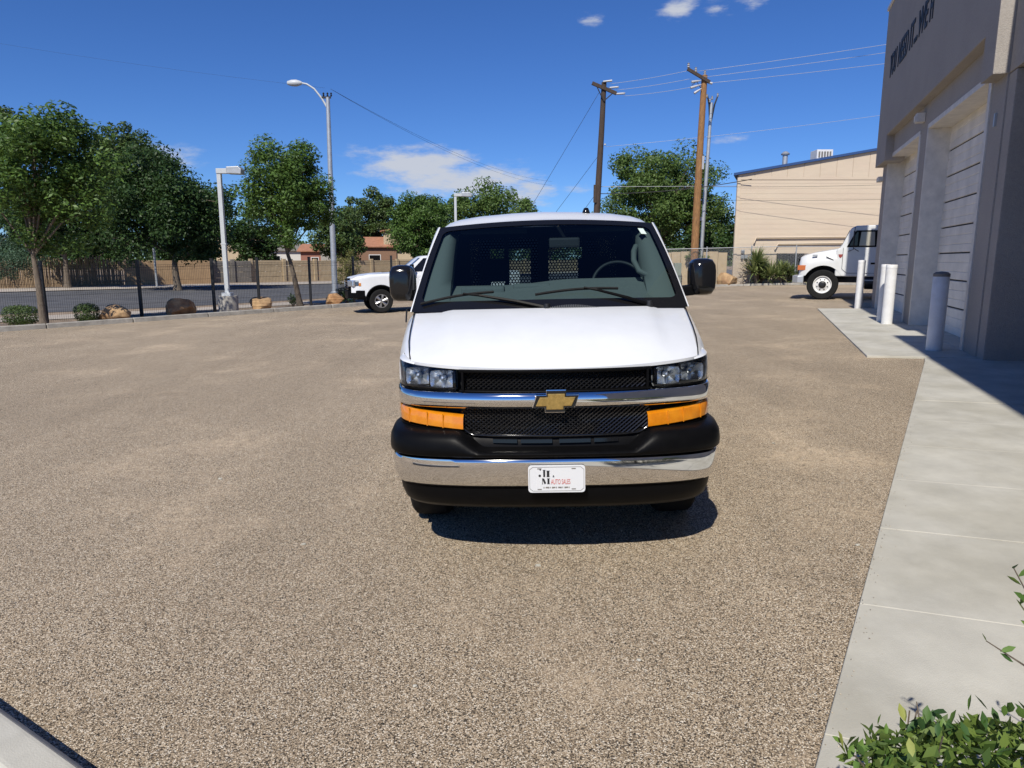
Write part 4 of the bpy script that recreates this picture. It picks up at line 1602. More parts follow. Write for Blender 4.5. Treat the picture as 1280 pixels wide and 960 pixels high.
tys = sorted(set([-.80, -.76, -.72, -.66] + [tAR * math.sin(a * math.pi / 20) for a in range(-10, 11)] + [.642, .645]))
for sg in (-1, 1):
    car_side(trk, sg, tys, t_W, t_zl, t_zt, M_TRUCKW, 'fender', shoulder=.20, sh_h=.42, tuck=0)
    MB().grid([[(sg * (1.03 - d_), tAR * math.sin(a * math.pi / 20), tAZ + tAR * math.cos(a * math.pi / 20)) for a in range(-10, 11)] for d_ in (0, .45)]).build('arch_liner', M_BLACKI, trk)
    wheel(trk, (sg * .93, 0, .515), .515, .27, sg, .30, 'truck')
    MB().obox((sg * .975, -.70, 1.10), (0, 1, 0), (1, 0, 0), (0, 0, 1), .14, .03, .085).build('indicator_lamp', mat('dull_amber', (.50, .14, .04), .4), trk, bevel=.01)
rows = []
for y in (-.80, -.74, -.60, -.2, .3, .62):
    w = t_W(y) - .22
    rows.append([(s_ * w, y, t_zt(y) + .01 + .03 * (1 - s_ * s_)) for s_ in [-1 + i / 6 for i in range(13)]])
MB().grid(rows).build('hood', M_TRUCKW, trk, smooth=50)
MB().box(-.72, .72, -.84, -.74, .85, 1.42).build('grille', M_PLASTIC, trk, bevel=.03)
MB().prism([(-1.1, -.82), (-.9, -1.0), (.9, -1.0), (1.1, -.82), (1.1, -.62), (-1.1, -.62)], .56, .82, 'z').build('bumper', mat('bumper_silver', (.55, .57, .58), .35, metal=.6), trk, bevel=.03)
_before = set(o_.name for o_ in bpy.data.objects)
# cab body as a side profile, with window openings framed
b = MB()
cabp = [(.93, .80), (.93, 1.72), (1.06, 1.80), (1.34, 2.44), (1.50, 2.52), (2.70, 2.55), (2.80, 2.44), (2.84, .80)]
b.prism([(y, z) for y, z in cabp], -1.02, 1.02, 'x')
b.build('cab', M_TRUCKW, trk, bevel=.07, seg=3)
for sg in (-1, 1):
    dr = MB().prism([(1.14, 1.06), (1.30, .92), (2.22, .92), (2.22, 1.76), (1.14, 1.76)], sg * 1.022, sg * 1.034, 'x').build('door', M_TRUCKW, trk, bevel=.006)
    MB().tube([(sg * 1.034, y_, z_) for y_, z_ in ((1.14, 1.78), (1.14, 1.06), (1.30, .92), (2.22, .92), (2.22, 2.40))], .007, 4).build('door_seam', M_DARK, dr)
    MB().prism([(1.24, 1.80), (2.20, 1.80), (2.16, 2.36), (1.50, 2.36)], sg * 1.021, sg * 1.030, 'x').build('window_frame', M_PLASTIC, dr, bevel=.004)
    MB().prism([(1.62, 1.85), (2.10, 1.85), (2.07, 2.31), (1.66, 2.31)], sg * 1.029, sg * 1.034, 'x').build('window_glass', mat('window_view', (.42, .40, .33), .12, spec=.6), dr)
    MB().prism([(1.32, 1.85), (1.57, 1.85), (1.57, 2.31), (1.53, 2.31)], sg * 1.029, sg * 1.034, 'x').build('vent_window', M_GLOSSB, dr)
    MB().box(sg * 1.04 - .015, sg * 1.04 + .015, 2.02, 2.16, 1.22, 1.28).build('door_handle', M_PLASTIC, dr)
    mm = MB().box(sg * 1.26 - .09, sg * 1.26 + .09, 1.42, 1.47, 1.84, 2.34).build('side_mirror', M_BLACKM, trk, bevel=.015)
    MB().tube([(sg * 1.03, 1.30, 1.66), (sg * 1.24, 1.45, 1.72), (sg * 1.24, 1.45, 2.42), (sg * 1.03, 1.45, 2.48)], .014, 5).build('mirror_bracket', M_BLACKM, mm)
    MB().tube([(sg * 1.03, 1.62, 1.66), (sg * 1.24, 1.45, 1.76)], .012, 5).build('mirror_stay', M_BLACKM, mm)
    MB().prism([(1.0, 1.56), (1.14, 1.56), (1.12, 1.48), (1.07, 1.43), (1.02, 1.48)], sg * 1.02, sg * 1.028, 'x').build('fender_badge', mat('badge_red', (.30, .06, .05), .4), trk)
    MB().tube([(sg * 1.035, .62, 1.48), (sg * 1.035, .86, 1.36)], .014, 5).build('hood_latch', M_PLASTIC, trk)
    MB().box(sg * 1.0 - .01, sg * 1.0 + .02, .18, .34, 1.49, 1.55).build('nameplate', M_STEEL, trk)
MB().add([(-.85, 1.075, 1.85), (.85, 1.075, 1.85), (.78, 1.29, 2.38), (-.78, 1.29, 2.38)], [(0, 1, 2, 3)]).build('windshield', M_GLOSSB, trk, solid=.02)
for o_ in bpy.data.objects:                  # the cab sits well forward over the axle
    if o_.name not in _before and o_.parent == trk:
        o_.location.y -= .56
MB().box(-.62, .62, -.72, .7, .72, 1.45).build('engine_bay', M_BLACKI, trk)
MB().box(-.42, .42, -.7, 7.0, .58, .78).build('chassis', M_BLACKM, trk)
for sg in (-1, 1):
    MB().lathe([(0, -.42), (.22, -.42), (.23, -.38), (.23, .38), (.22, .42), (0, .42)], c=(sg * .82, 1.75, .60), axis='y', n=20).build('fuel_tank', M_BLACKM, trk, smooth=40)
    MB().box(sg * .95 - .12, sg * .95 + .1, 1.15, 2.3, .66, .70).build('step', M_STEEL, trk, bevel=.008)
    wheel(trk, (sg * .80, 4.6, .515), .515, .50, sg, .30, 'truck')
MB().box(-1.2, 1.2, 3.0, 7.0, 1.05, 1.2).build('flatbed', M_BLACKM, trk, bevel=.02)
MB().box(-.95, .95, 2.86, 3.02, 1.2, 2.4).build('headboard', M_BLACKM, trk)

# ------------------------------------------------------------------ vegetation
def leaf_mesh(name, P, Nn, size, asp, material, parent, kind=None, droop=0.0):
    """many small folded leaf quads: P centres, Nn normals"""
    n = len(P)
    rnd = RNG.normal(size=(n, 3))
    rnd[:, 2] -= droop
    t = np.cross(Nn, rnd)
    t /= np.linalg.norm(t, axis=1, keepdims=True) + 1e-9
    bt = np.cross(Nn, t)
    s_ = size * RNG.uniform(.65, 1.35, size=(n, 1))
    v = np.empty((n, 4, 3))
    v[:, 0] = P - t * s_ * .5
    v[:, 1] = P + bt * s_ * asp * .5 + Nn * s_ * .08
    v[:, 2] = P + t * s_ * .5
    v[:, 3] = P - bt * s_ * asp * .5 + Nn * s_ * .08
    me = bpy.data.meshes.new(name)
    me.vertices.add(n * 4)
    me.vertices.foreach_set('co', v.reshape(-1))
    me.loops.add(n * 4)
    me.loops.foreach_set('vertex_index', np.arange(n * 4, dtype=np.int32))
    me.polygons.add(n)
    me.polygons.foreach_set('loop_start', np.arange(0, n * 4, 4, dtype=np.int32))
    me.polygons.foreach_set('loop_total', np.full(n, 4, dtype=np.int32))
    me.update(calc_edges=True)
    me.validate()
    me.materials.append(material)
    o = bpy.data.objects.new(name, me)
    col.objects.link(o)
    o.parent = parent
    if kind:
        o['kind'] = kind
    return o


def unit(n):
    d = RNG.normal(size=(n, 3))
    return d / np.linalg.norm(d, axis=1, keepdims=True)


def crown_points(c, rad, nclump, nleaf, cr, flat=.8, bottom=-1.0, core=.45):
    """clump centres in an ellipsoid and leaves on and in the clumps"""
    cs = []
    while len(cs) < nclump:
        d = unit(1)[0]
        q = d * RNG.uniform(core, 1.0) ** .6
        if q[2] < bottom:
            continue
        cs.append(np.array(c) + q * np.array(rad) * (1 - cr * .55))
    cs = np.array(cs)
    crs = cr * min(rad) * RNG.uniform(.55, 1.25, size=nclump)
    pick = RNG.integers(0, nclump, size=nleaf)
    d = unit(nleaf)
    rr_ = RNG.uniform(.0, 1.0, size=(nleaf, 1)) ** .38
    P = cs[pick] + d * rr_ * crs[pick][:, None] * np.array([1, 1, flat])
    N = d * .8 + unit(nleaf) * .9 + np.array([0, 0, .55])
    N /= np.linalg.norm(N, axis=1, keepdims=True)
    return cs, P, N


def tree(name, label, base, trunk_h, trunk_r, c, rad, nclump, nleaf, lsize, lm, cr=.36, lean=(0, 0), group=None, flat=.8, asp=.55, bottom=-1.0, nbranch=14, droop=.5, core=.45, cat='tree', bark=M_BARK):
    z0 = g(base[0]) - .1
    root = empty(name, (base[0], base[1], z0))
    tag(root, label, cat, group)
    cc = (c[0] - base[0], c[1] - base[1], c[2] - z0)
    cs, P, N = crown_points(cc, rad, nclump, nleaf, cr, flat, bottom, core)
    top = Vector((lean[0], lean[1], trunk_h))
    b_ = MB()
    pts, rs = [], []
    for k in range(7):
        t = k / 6
        pts.append(Vector((lean[0] * t ** 1.4 + .03 * math.sin(5 * t + base[0]), lean[1] * t ** 1.4 + .03 * math.cos(4 * t), trunk_h * t)))
        rs.append(trunk_r * (1.35 - .65 * t) if k else trunk_r * 1.7)
    b_.tube(pts, rs, 9)
    ctr = Vector((cc[0], cc[1], cc[2] + rad[2] * .45))
    b_.tube([top, top.lerp(ctr, .5) + Vector((.1, .05, 0)), ctr], [trunk_r * .7, trunk_r * .45, trunk_r * .12], 7)
    b_.build('trunk', bark, root, smooth=60)
    br = MB()
    for k in range(min(nbranch, len(cs))):
        e_ = Vector(cs[k])
        st_ = top.lerp(ctr, RNG.uniform(0, .6)) if k % 3 else top
        md = st_.lerp(e_, .5) + Vector((0, 0, .12 * (e_ - st_).length))
        br.tube([st_, md, e_], [trunk_r * .42, trunk_r * .26, trunk_r * .08], 5)
    br.build('limbs', bark, root, smooth=60)['kind'] = 'stuff'
    leaf_mesh('crown', P, N, lsize, asp, lm, root, droop=droop)
    return root


tree('ash_tree', 'young leafy tree with pale trunk beside the kerb, the largest crown there', (-14.75, 21.95), 2.3, .092, (-14.35, 22.1, 4.2), (2.5, 2.2, 2.55), 95, 25000, .14, LEAF_ASH, cr=.27, lean=(-.1, 0), nbranch=30, droop=1.4, core=.2, asp=.42)
tree('ash_tree', 'young tree with leaning dark trunk between the lamp post and the street light', (-8.95, 29.6), 2.3, .10, (-9.3, 29.5, 4.35), (2.25, 2.0, 2.5), 110, 27000, .145, LEAF_ASH, cr=.28, lean=(-.45, 0), nbranch=26, droop=1.0, core=.2, asp=.42)
tree('street_tree', 'dense dark round-headed tree in front of the ochre wall across the street', (-23.6, 49.5), 2.5, .21, (-24.2, 49.5, 5.3), (5.5, 4.6, 4.5), 170, 42000, .24, LEAF_DARK, cr=.25, bottom=-.9, nbranch=16, core=.2, asp=.5)
tree('street_tree', 'dark tree shading the street in front of the stick fence', (-33.5, 53.0), 2.4, .20, (-33.5, 53.4, 5.0), (5.2, 4.0, 3.6), 100, 20000, .28, LEAF_DARK, cr=.28, bottom=-.8, core=.2)
tree('tall_elm', 'tall elm rising above the dark round-headed street tree', (-44.5, 82), 7.0, .40, (-44.0, 82, 11.3), (5.6, 5, 6.6), 100, 16000, .36, LEAF_MID, cr=.27, core=.2)
tree('tall_elm', 'tallest elm, behind the juniper and the stick fence', (-60.0, 82), 8.0, .45, (-60.5, 82, 12.3), (6.6, 6, 9.4), 110, 16000, .40, LEAF_MID, cr=.26, core=.2)
GY = 'yard trees behind the walls'
for (x_, y_, zc_, rx_, rz_, lab_) in ((-52, 70, 3.6, 5.5, 4.4, 'dark yard tree behind the juniper'), (-41, 69, 3.4, 5.0, 4.2, 'dark yard tree behind the stick fence'), (-33, 72, 3.6, 4.6, 4.2, 'dark yard tree behind the ochre wall'),
                                       (-27.2, 74, 4.0, 3.4, 3.6, 'low dark yard tree behind the concrete-based lamp post'), (-18.8, 78, 4.6, 3.6, 3.8, 'brownish yard tree behind the young tree with the leaning trunk')):
    tree('yard_tree', lab_, (x_, y_), 2.0, .22, (x_, y_, zc_), (rx_, 3.6, rz_), 70, 10000, .30, LEAF_DARK if x_ < -20 else LEAF_MID, cr=.28, core=.2, group=GY)
tree('yard_tree', 'loose-topped tree behind the shed with the clay roof', (-18.6, 98), 3.0, .3, (-18.8, 98, 7.0), (5.4, 4.5, 5.0), 90, 15000, .36, LEAF_MID, cr=.25, core=.25, group=GY)
tree('yard_tree', 'taller loose tree beside the round dense tree', (-11.8, 100), 3.0, .3, (-12.6, 100, 6.6), (5.0, 4.5, 4.8), 80, 11000, .36, LEAF_MID, cr=.25, core=.25, group=GY)
tree('round_tree', 'dense bright round tree behind the parked pickup truck', (-8.1, 62), 1.8, .22, (-8.0, 62, 4.35), (3.1, 3.2, 3.3), 130, 27000, .20, LEAF_ASH, cr=.25, nbranch=10, core=.2)
tree('yard_tree', 'broad tree with several tops behind the van roof', (-3.0, 76), 2.6, .3, (-2.4, 76, 5.6), (6.3, 4.6, 4.7), 120, 24000, .30, LEAF_ELM, cr=.26, core=.2, group=GY)
tree('yard_tree', 'small pale tree far behind the van roof', (5.4, 100), 2.0, .2, (5.2, 100, 5.4), (3.0, 3, 3.0), 30, 3500, .34, LEAF_YEL, cr=.32, group=GY)
tree('elm_tree', 'large spreading elm behind the brown wooden utility pole', (11.4, 55), 2.6, .34, (11.5, 55, 5.7), (5.2, 4.6, 5.4), 200, 48000, .235, LEAF_ELM, cr=.23, nbranch=26, asp=.45, core=.15)
tree('yard_tree', 'smaller elm between the metal pole and the beige building', (18.6, 63), 2.0, .24, (18.5, 63, 3.9), (3.2, 2.8, 2.8), 60, 9000, .24, LEAF_DARK, cr=.28, core=.2, group=GY)


def shrub(name, label, base, rad, nl, ls, lm, h0=0.0, group=None, cat='shrub', cr=.5, asp=.5):
    root = empty(name, (base[0], base[1], g(base[0])))
    tag(root, label, cat, group)
    cs, P, N = crown_points((0, 0, rad[2] + h0), rad, 44, nl, cr * .7, .9, core=.1)
    if name == 'clipped_shrub':
        d_ = unit(nl)
        d_ = np.sign(d_) * np.abs(d_) ** .75
        P = d_ * np.array(rad) * RNG.uniform(.72, 1.04, (nl, 1)) + np.array([0, 0, rad[2]])
        N = d_ + unit(nl) * .8
        N /= np.linalg.norm(N, axis=1, keepdims=True)
    P[:, 2] = np.maximum(P[:, 2], .02)
    leaf_mesh('foliage', P, N, ls, asp, lm, root)
    b_ = MB()
    for k in range(7):
        b_.tube([(RNG.uniform(-.05, .05), RNG.uniform(-.05, .05), -.05), tuple(cs[k])], [.018, .006], 4)
    b_.build('stems', M_BARK, root)['kind'] = 'stuff'
    return root


shrub('clipped_shrub', 'clipped olive shrub left of the pale tree trunk', (-15.75, 22.35), (.50, .42, .33), 4200, .05, LEAF_MID)
shrub('clipped_shrub', 'clipped olive shrub between the pale tree trunk and a boulder', (-14.2, 23.3), (.37, .34, .32), 3200, .05, LEAF_MID)
shrub('juniper', 'blue-green juniper in front of the stick fence', (-36.6, 52.0), (2.3, 2.0, 2.0), 6500, .17, LEAF_JUN, asp=.25)
shrub('dark_shrub', 'dark low shrub behind the rusty boulder by the pickup', (-7.35, 31.2), (.55, .5, .45), 2000, .07, LEAF_DARK)
shrub('pale_bush', 'tall pale yellow bush beside the street light pole', (-10.6, 45.5), (1.15, 1.0, 1.45), 3200, .13, LEAF_YEL, asp=.3)
shrub('hedge_bush', 'dark hedge showing over the tan wall', (-27.8, 78.5), (5.0, 1.5, 1.55), 5000, .26, LEAF_DARK)
shrub('small_shrub', 'small shrub at the foot of the leaning tree trunk', (-9.35, 29.9), (.28, .25, .3), 600, .06, LEAF_DARK)
shrub('vine_tangle', 'vines hanging on the chain-link fence under the elm', (10.9, 41.4), (1.0, .5, .9), 1500, .12, LEAF_ELM, h0=.6)


shrub('hedge_bush', 'dense green bushes behind the tan yard wall under the elm', (12.6, 47.5), (5.5, 1.5, 1.9), 7000, .22, LEAF_DARK)
# a far-off belt of town trees that reads as one mass
n_ = 26000
Pf = np.column_stack([RNG.uniform(-190, 150, n_), RNG.uniform(150, 175, n_), np.zeros(n_)])
hh_ = 4.2 + 1.6 * np.sin(Pf[:, 0] * .21) + 1.3 * np.sin(Pf[:, 0] * .53 + 1) + .8 * np.sin(Pf[:, 0] * 1.3)
Pf[:, 2] = hh_ * RNG.uniform(0, 1, n_) ** .7 - .3
Nf = unit(n_) + np.array([0, -.5, .6])
Nf /= np.linalg.norm(Nf, axis=1, keepdims=True)
dt = leaf_mesh('distant_trees', Pf, Nf, .85, .7, LEAF_MID, None, kind='stuff')
tag(dt, 'far belt of green town trees along the horizon', 'trees')


def yucca(label, base, h, nl, spread):
    root = empty('yucca_plant', (base[0], base[1], g(base[0])))
    tag(root, label, 'plant', 'spiky plants along the beige building')
    me = None
    for hd in range(6):
        hx_, hy_, hz_ = spread * (-1 + 2 * ((hd * .37 + .2) % 1)), .3 * math.sin(hd * 2.1), h * (.55, .40, .22, .48, .16, .30)[hd]
        b_ = MB()
        for k in range(nl):
            a = RNG.uniform(0, 2 * math.pi)
            e = RNG.uniform(-.25, 1.25)
            L_ = RNG.uniform(.55, .85) * h * .62
            d = Vector((math.cos(a) * math.cos(e), math.sin(a) * math.cos(e), math.sin(e)))
            w_ = d.cross(Vector((0, 0, 1))).normalized() * .04
            o_ = Vector((hx_, hy_, hz_))
            tip = o_ + d * L_ + Vector((0, 0, -.12 * L_ * math.cos(e)))
            md = o_ + d * L_ * .5
            b_.add([o_ - w_, o_ + w_, md + w_ * .9, md - w_ * .9, tip], [(0, 1, 2, 3), (3, 2, 4)])
        b_.build('leaf_head', LEAF_YUC, root, recalc=False)['kind'] = 'stuff'
        if hz_ > .3:
            MB().tube([(hx_ * .6, hy_, -.05), (hx_, hy_, hz_)], [.07, .05], 6).build('stem', M_BARK, root)
    return root


yucca('taller spiky plant against the corner of the beige building', (13.85, 39.25), 2.3, 80, .5)
yucca('lower spreading spiky plant below the barred window', (15.5, 39.25), 1.55, 80, .85)


def boulder(label, base, sz, material, seed):
    rnd = random.Random(seed)
    bm = bmesh.new()
    bmesh.ops.create_icosphere(bm, subdivisions=4, radius=1.0)
    planes = []
    for _ in range(13):
        d = Vector((rnd.gauss(0, 1), rnd.gauss(0, 1), rnd.gauss(.2, .8))).normalized()
        planes.append((d, rnd.uniform(.58, .9)))
    for v in bm.verts:
        p = v.co.copy()
        for d, h in planes:
            k = p.dot(d)
            if k > h:
                p -= d * (k - h) * .92
        n = .03 * math.sin(9 * p.x + seed) * math.sin(8 * p.y) + .02 * math.sin(17 * p.z + 3 * p.x)
        p *= 1 + n
        v.co = Vector((p.x * sz[0], p.y * sz[1], p.z * sz[2] + sz[2] * .55))
    me = bpy.data.meshes.new('boulder')
    bm.to_mesh(me)
    bm.free()
    me.polygons.foreach_set('use_smooth', [True] * len(me.polygons))
    me.set_sharp_from_angle(angle=R(22))
    me.materials.append(material)
    o = bpy.data.objects.new('boulder', me)
    col.objects.link(o)
    o.location = (base[0], base[1], g(base[0]) + .02)
    o.rotation_euler = (0, 0, rnd.uniform(0, 3))
    tag(o, label, 'boulder', 'sandstone boulders along the kerb')


boulder('tan boulder with a pale top near the clipped shrub', (-13.55, 23.75), (.62, .48, .36), M_ROCK, 3)
boulder('rusty brown boulder left of the concrete lamp base', (-12.05, 25.4), (.68, .5, .46), M_ROCKR, 8)
boulder('pale golden boulder right of the concrete lamp base', (-10.15, 28.3), (.58, .45, .36), M_ROCK, 5)
boulder('low rusty boulder below the dark shrub by the pickup', (-7.75, 30.6), (.60, .45, .30), M_ROCKR, 12)
boulder('tan boulder at the corner of the beige building', (12.0, 39.2), (.58, .5, .52), M_ROCK, 21)

# ------------------------------------------------------------------ lamp posts
def lamp_post(label, base, h, head_dir, head_len, concrete=True):
    root = empty('lamp_post', (base[0], base[1], g(base[0])))
    tag(root, label, 'lamp post', 'square parking-lot lamp posts')
    zb = 0
    if concrete:
        MB().lathe([(.36, -.2), (.36, .60), (.34, .64), (0, .64)], n=28).build('footing', M_CONC2, root, smooth=40)
        zb = .62
        MB().box(-.17, .17, -.17, .17, zb, zb + .14).build('base_cover', M_LPOLE, root, bevel=.02)
    MB().box(-.075, .075, -.075, .075, zb, h).build('pole', M_LPOLE, root, bevel=.012)
    MB().box(-.095, .095, -.082, .082, 2.55, 2.6).build('pole_band', M_LPOLE, root)
    sgn = 1 if head_dir > 0 else -1
    x0, x1 = sgn * -.08, sgn * head_len
    hd = MB().box(x0, sgn * head_len * .42, -.10, .10, h - .02, h + .16).build('lamp_arm', M_LPOLE, root, bevel=.015)
    MB().prism([(head_len * .40, h - .03), (head_len * 1.02, h - .05), (head_len * 1.05, h + .12), (head_len * .92, h + .23), (head_len * .40, h + .21)], -.2, .2, 'y').build('lamp_head', M_STEEL, root, bevel=.025)
    return root


lamp_post('grey square lamp post on a round concrete base by the kerb', (-10.85, 26.75), 5.15, 1, .85)
lamp_post('grey square lamp post rising behind the van roof', (-3.55, 45.0), 5.75, 1, 1.0, concrete=True)

root = empty('street_light', (-10.25, 40.6, g(-10.25)))
tag(root, 'tall steel street light with curved arm and oval lamp', 'street light')
MB().tube([(0, 0, 0), (.02, 0, 5), (.08, 0, 10.8)], [.17, .15, .11], 12).build('pole', M_STEEL, root, smooth=60)
MB().lathe([(.26, 0), (.26, .12), (.17, .2)], n=14).build('base_cover', M_STEEL, root, smooth=40)
MB().tube([(.06, 0, 10.2), (-.25, 0, 10.75), (-.65, 0, 11.25), (-1.05, 0, 11.5), (-1.35, 0, 11.55)], [.06, .055, .05, .05, .05], 8).build('arm', M_LPOLE, root, smooth=60)
MB().lathe([(0, -.42), (.10, -.38), (.17, -.15), (.18, .1), (.12, .32), (.06, .42)], c=(-1.72, 0, 11.55), axis='x', n=16).build('lamp_head', M_LPOLE, root, smooth=60)
MB().box(-.25, .25, -.05, .05, 10.75, 10.85).build('cross_bracket', M_BLACKM, root)
for xx in (-.2, 0.02, .22):
    MB().lathe([(.03, 0), (.06, .06), (.03, .1), (.06, .15), (.03, .2), (0, .22)], c=(xx + .05, 0, 10.85), n=10).build('insulator', M_BLACKM, root, smooth=50)

# ------------------------------------------------------------------ utility poles and wires
def insul(parent, c, m_=M_WIRE, s_=1.0):
    MB().lathe([(.03 * s_, 0), (.085 * s_, .05 * s_), (.04 * s_, .1 * s_), (.085 * s_, .15 * s_), (.04 * s_, .2 * s_), (.07 * s_, .25 * s_), (0, .28 * s_)], c=c, n=10).build('insulator', m_, parent, smooth=50)


p1 = empty('utility_pole', (4.86, 42.0, g(4.86)))
tag(p1, 'dark weathered wooden utility pole with one slanting crossarm', 'utility pole', 'utility poles')
MB().tube([(0, 0, -.2), (.10, 0, 4), (.30, 0, 9), (.38, 0, 11.55)], [.21, .19, .16, .14], 12).build('pole', M_WOODD, p1, smooth=60)
MB().obox((.38, -.16, 11.2), (1, 0, -.40), (0, 1, 0), (.40, 0, 1), .70, .07, .085).build('crossarm', M_WOODD, p1, bevel=.01)
for dx in (-.45, .5):
    MB().tube([(.36, -.2, 10.5), (.38 + dx, -.2, 11.15 - .4 * dx)], .03, 5).build('brace', M_BLACKM, p1)
for k in range(3):
    xx = .25 + .38 * k
    MB().tube([(xx + .05, -.18, 11.55 - .33 * k), (xx + .55, -.2, 11.6 - .34 * k)], [.05, .06], 8).build('insulator', M_WIRE, p1, smooth=60)
MB().lathe([(.02, 0), (.07, .03), (.04, .1), (0, .12)], c=(.5, -.1, 8.1), n=10).build('clamp', M_WIRE, p1, smooth=50)
for zz, hh in ((2.8, .9), (4.9, 1.0)):
    MB().box(-.12, .06, -.24, -.18, zz, zz + hh).build('pole_stub', M_WOODD, p1)

p2 = empty('utility_pole', (10.30, 40.0, g(10.3)))
tag(p2, 'orange-brown wooden utility pole in front of the large elm', 'utility pole', 'utility poles')
MB().tube([(0, 0, -.2), (.02, 0, 4), (.06, 0, 8), (.12, 0, 11.3)], [.23, .21, .18, .16], 12).build('pole', M_WOODP, p2, smooth=60)
MB().obox((-.25, -.2, 11.25), (1, 0, -.55), (0, 1, 0), (.55, 0, 1), .62, .06, .07).build('crossarm', M_WOODD, p2, bevel=.01)
for c_ in ((-.82, -.2, 11.62), (-.42, -.2, 11.40), (.13, 0, 11.29)):
    insul(p2, c_)
for (xa_, za_, xb_, zb2) in ((-.10, 11.0, -.62, 10.92), (-.08, 10.8, -.66, 10.62), (-.06, 10.6, -.45, 10.35), (.25, 10.9, .5, 10.85)):
    MB().tube([(xa_, -.2, za_), (lerp(xa_, xb_, .5), -.2, lerp(za_, zb2, .5)), (xb_, -.2, zb2)], [.02, .06, .07], 8).build('insulator', M_WIRE, p2, smooth=60)
MB().tube([(-.6, -.2, 10.75), (-.35, -.2, 10.95), (-.1, -.2, 10.6)], .02, 5).build('jumper_wire', M_CABLE, p2)
MB().box(.16, .28, -.16, -.02, 6.4, 7.1).build('pole_bracket', M_WIRE, p2, bevel=.01)

p3 = empty('metal_pole', (11.05, 41.5, g(11.05)))
tag(p3, 'thin grey metal pole with forked top beside the orange-brown pole', 'metal pole', 'utility poles')
MB().tube([(0, 0, -.1), (.1, 0, 5), (.22, 0, 10.2)], [.12, .11, .09], 10).build('pole', M_STEEL, p3, smooth=60)
for dx in (-.25, .35):
    MB().tube([(.2, 0, 8.9), (.22 + dx * .5, 0, 10.1), (.22 + dx, 0, 10.6)], [.05, .05, .04], 6).build('fork', M_BLACKM, p3)
for c_ in ((-.05, 0, 10.45), (.25, 0, 10.35), (.55, 0, 10.5), (.1, -.1, 10.2)):
    insul(p3, c_, M_WIRE, .8)
MB().box(-.35, .1, -.08, .02, 3.7, 3.9).build('standoff', M_WIRE, p3)


def wire(label, a, b_, sag, r, m_, group):
    a, b_ = Vector(a), Vector(b_)
    pts = []
    for k in range(25):
        t = k / 24
        p = a.lerp(b_, t)
        p.z -= sag * 4 * t * (1 - t)
        pts.append(p)
    o = MB().tube(pts, r, 5).build('power_line', m_, None, smooth=180)
    tag(o, label, 'power line', group)


GW = 'overhead wires'
LWK = ('topmost', 'middle', 'lowest')
for k in range(3):
    wire(LWK[k] + ' of three pale wires strung between the two wooden poles', (5.6 + .38 * k, 41.8, 11.55 - .33 * k), (9.5 + .1 * k, 39.8, 11.75 - .42 * k), .05, .010, M_WIRE, GW)
for k, (z1) in enumerate((12.6, 12.3, 11.5)):
    wire(LWK[k] + ' of three pale wires from the brown pole over the beige building', (9.9 + .3 * k, 39.8, 11.7 - .3 * k), (40.0, 36.0 + k, z1 + 3.0), .25, .010, M_WIRE, GW)
wire('single pale wire at mid height across both wooden poles', (5.4, 41.9, 8.15), (40.0, 38.5, 12.6), .5, .009, M_WIRE, GW)
wire('pale low wire passing behind the elm to the beige roof', (5.1, 42.2, 5.95), (40.0, 44.0, 6.6), .1, .014, M_WIRE, GW)
wire('black cable to the eave of the beige building', (5.1, 41.6, 5.5), (13.2, 39.7, 6.1), .2, .022, M_CABLE, GW)
for nm_, z1, zz in (('upper', 4.9, 5.3), ('lower', 4.2, 4.45)):
    wire(nm_ + ' thin black cable crossing in front of the beige wall', (10.7, 39.7, z1 + .8), (34.0, 37.0, zz + 1.1), .30, .008, M_CABLE, GW)
for k, (xb, zt_) in enumerate(((-6.2, 11.1), (-4.2, 7.6), (-.5, 5.6), (1.2, 4.6))):
    wire('guy cable slanting down from the dark pole, attached ' + ('at the crossarm', 'at the pale clamp', 'below the clamp', 'lowest of all')[k], (4.95, 42.0, zt_), (xb * .5 + 1.2, 46.0, .0), .05, .011, M_CABLE, GW)
for k in range(2):
    wire(('upper', 'lower')[k] + ' distant cable hanging from the street light', (-10.0 + .1 * k, 40.6, 11.0 - .06 * k), (5.1, 92.0, 11.6 - .5 * k), 1.0, .008, M_CABLE, GW)
wire('cable from the street light running over the street trees', (-10.3, 40.6, 11.05), (-75, 52.0, 25.0), 1.2, .004, M_CABLE, GW)
# lines shown on the sunlit wall come from these cables' own shadows

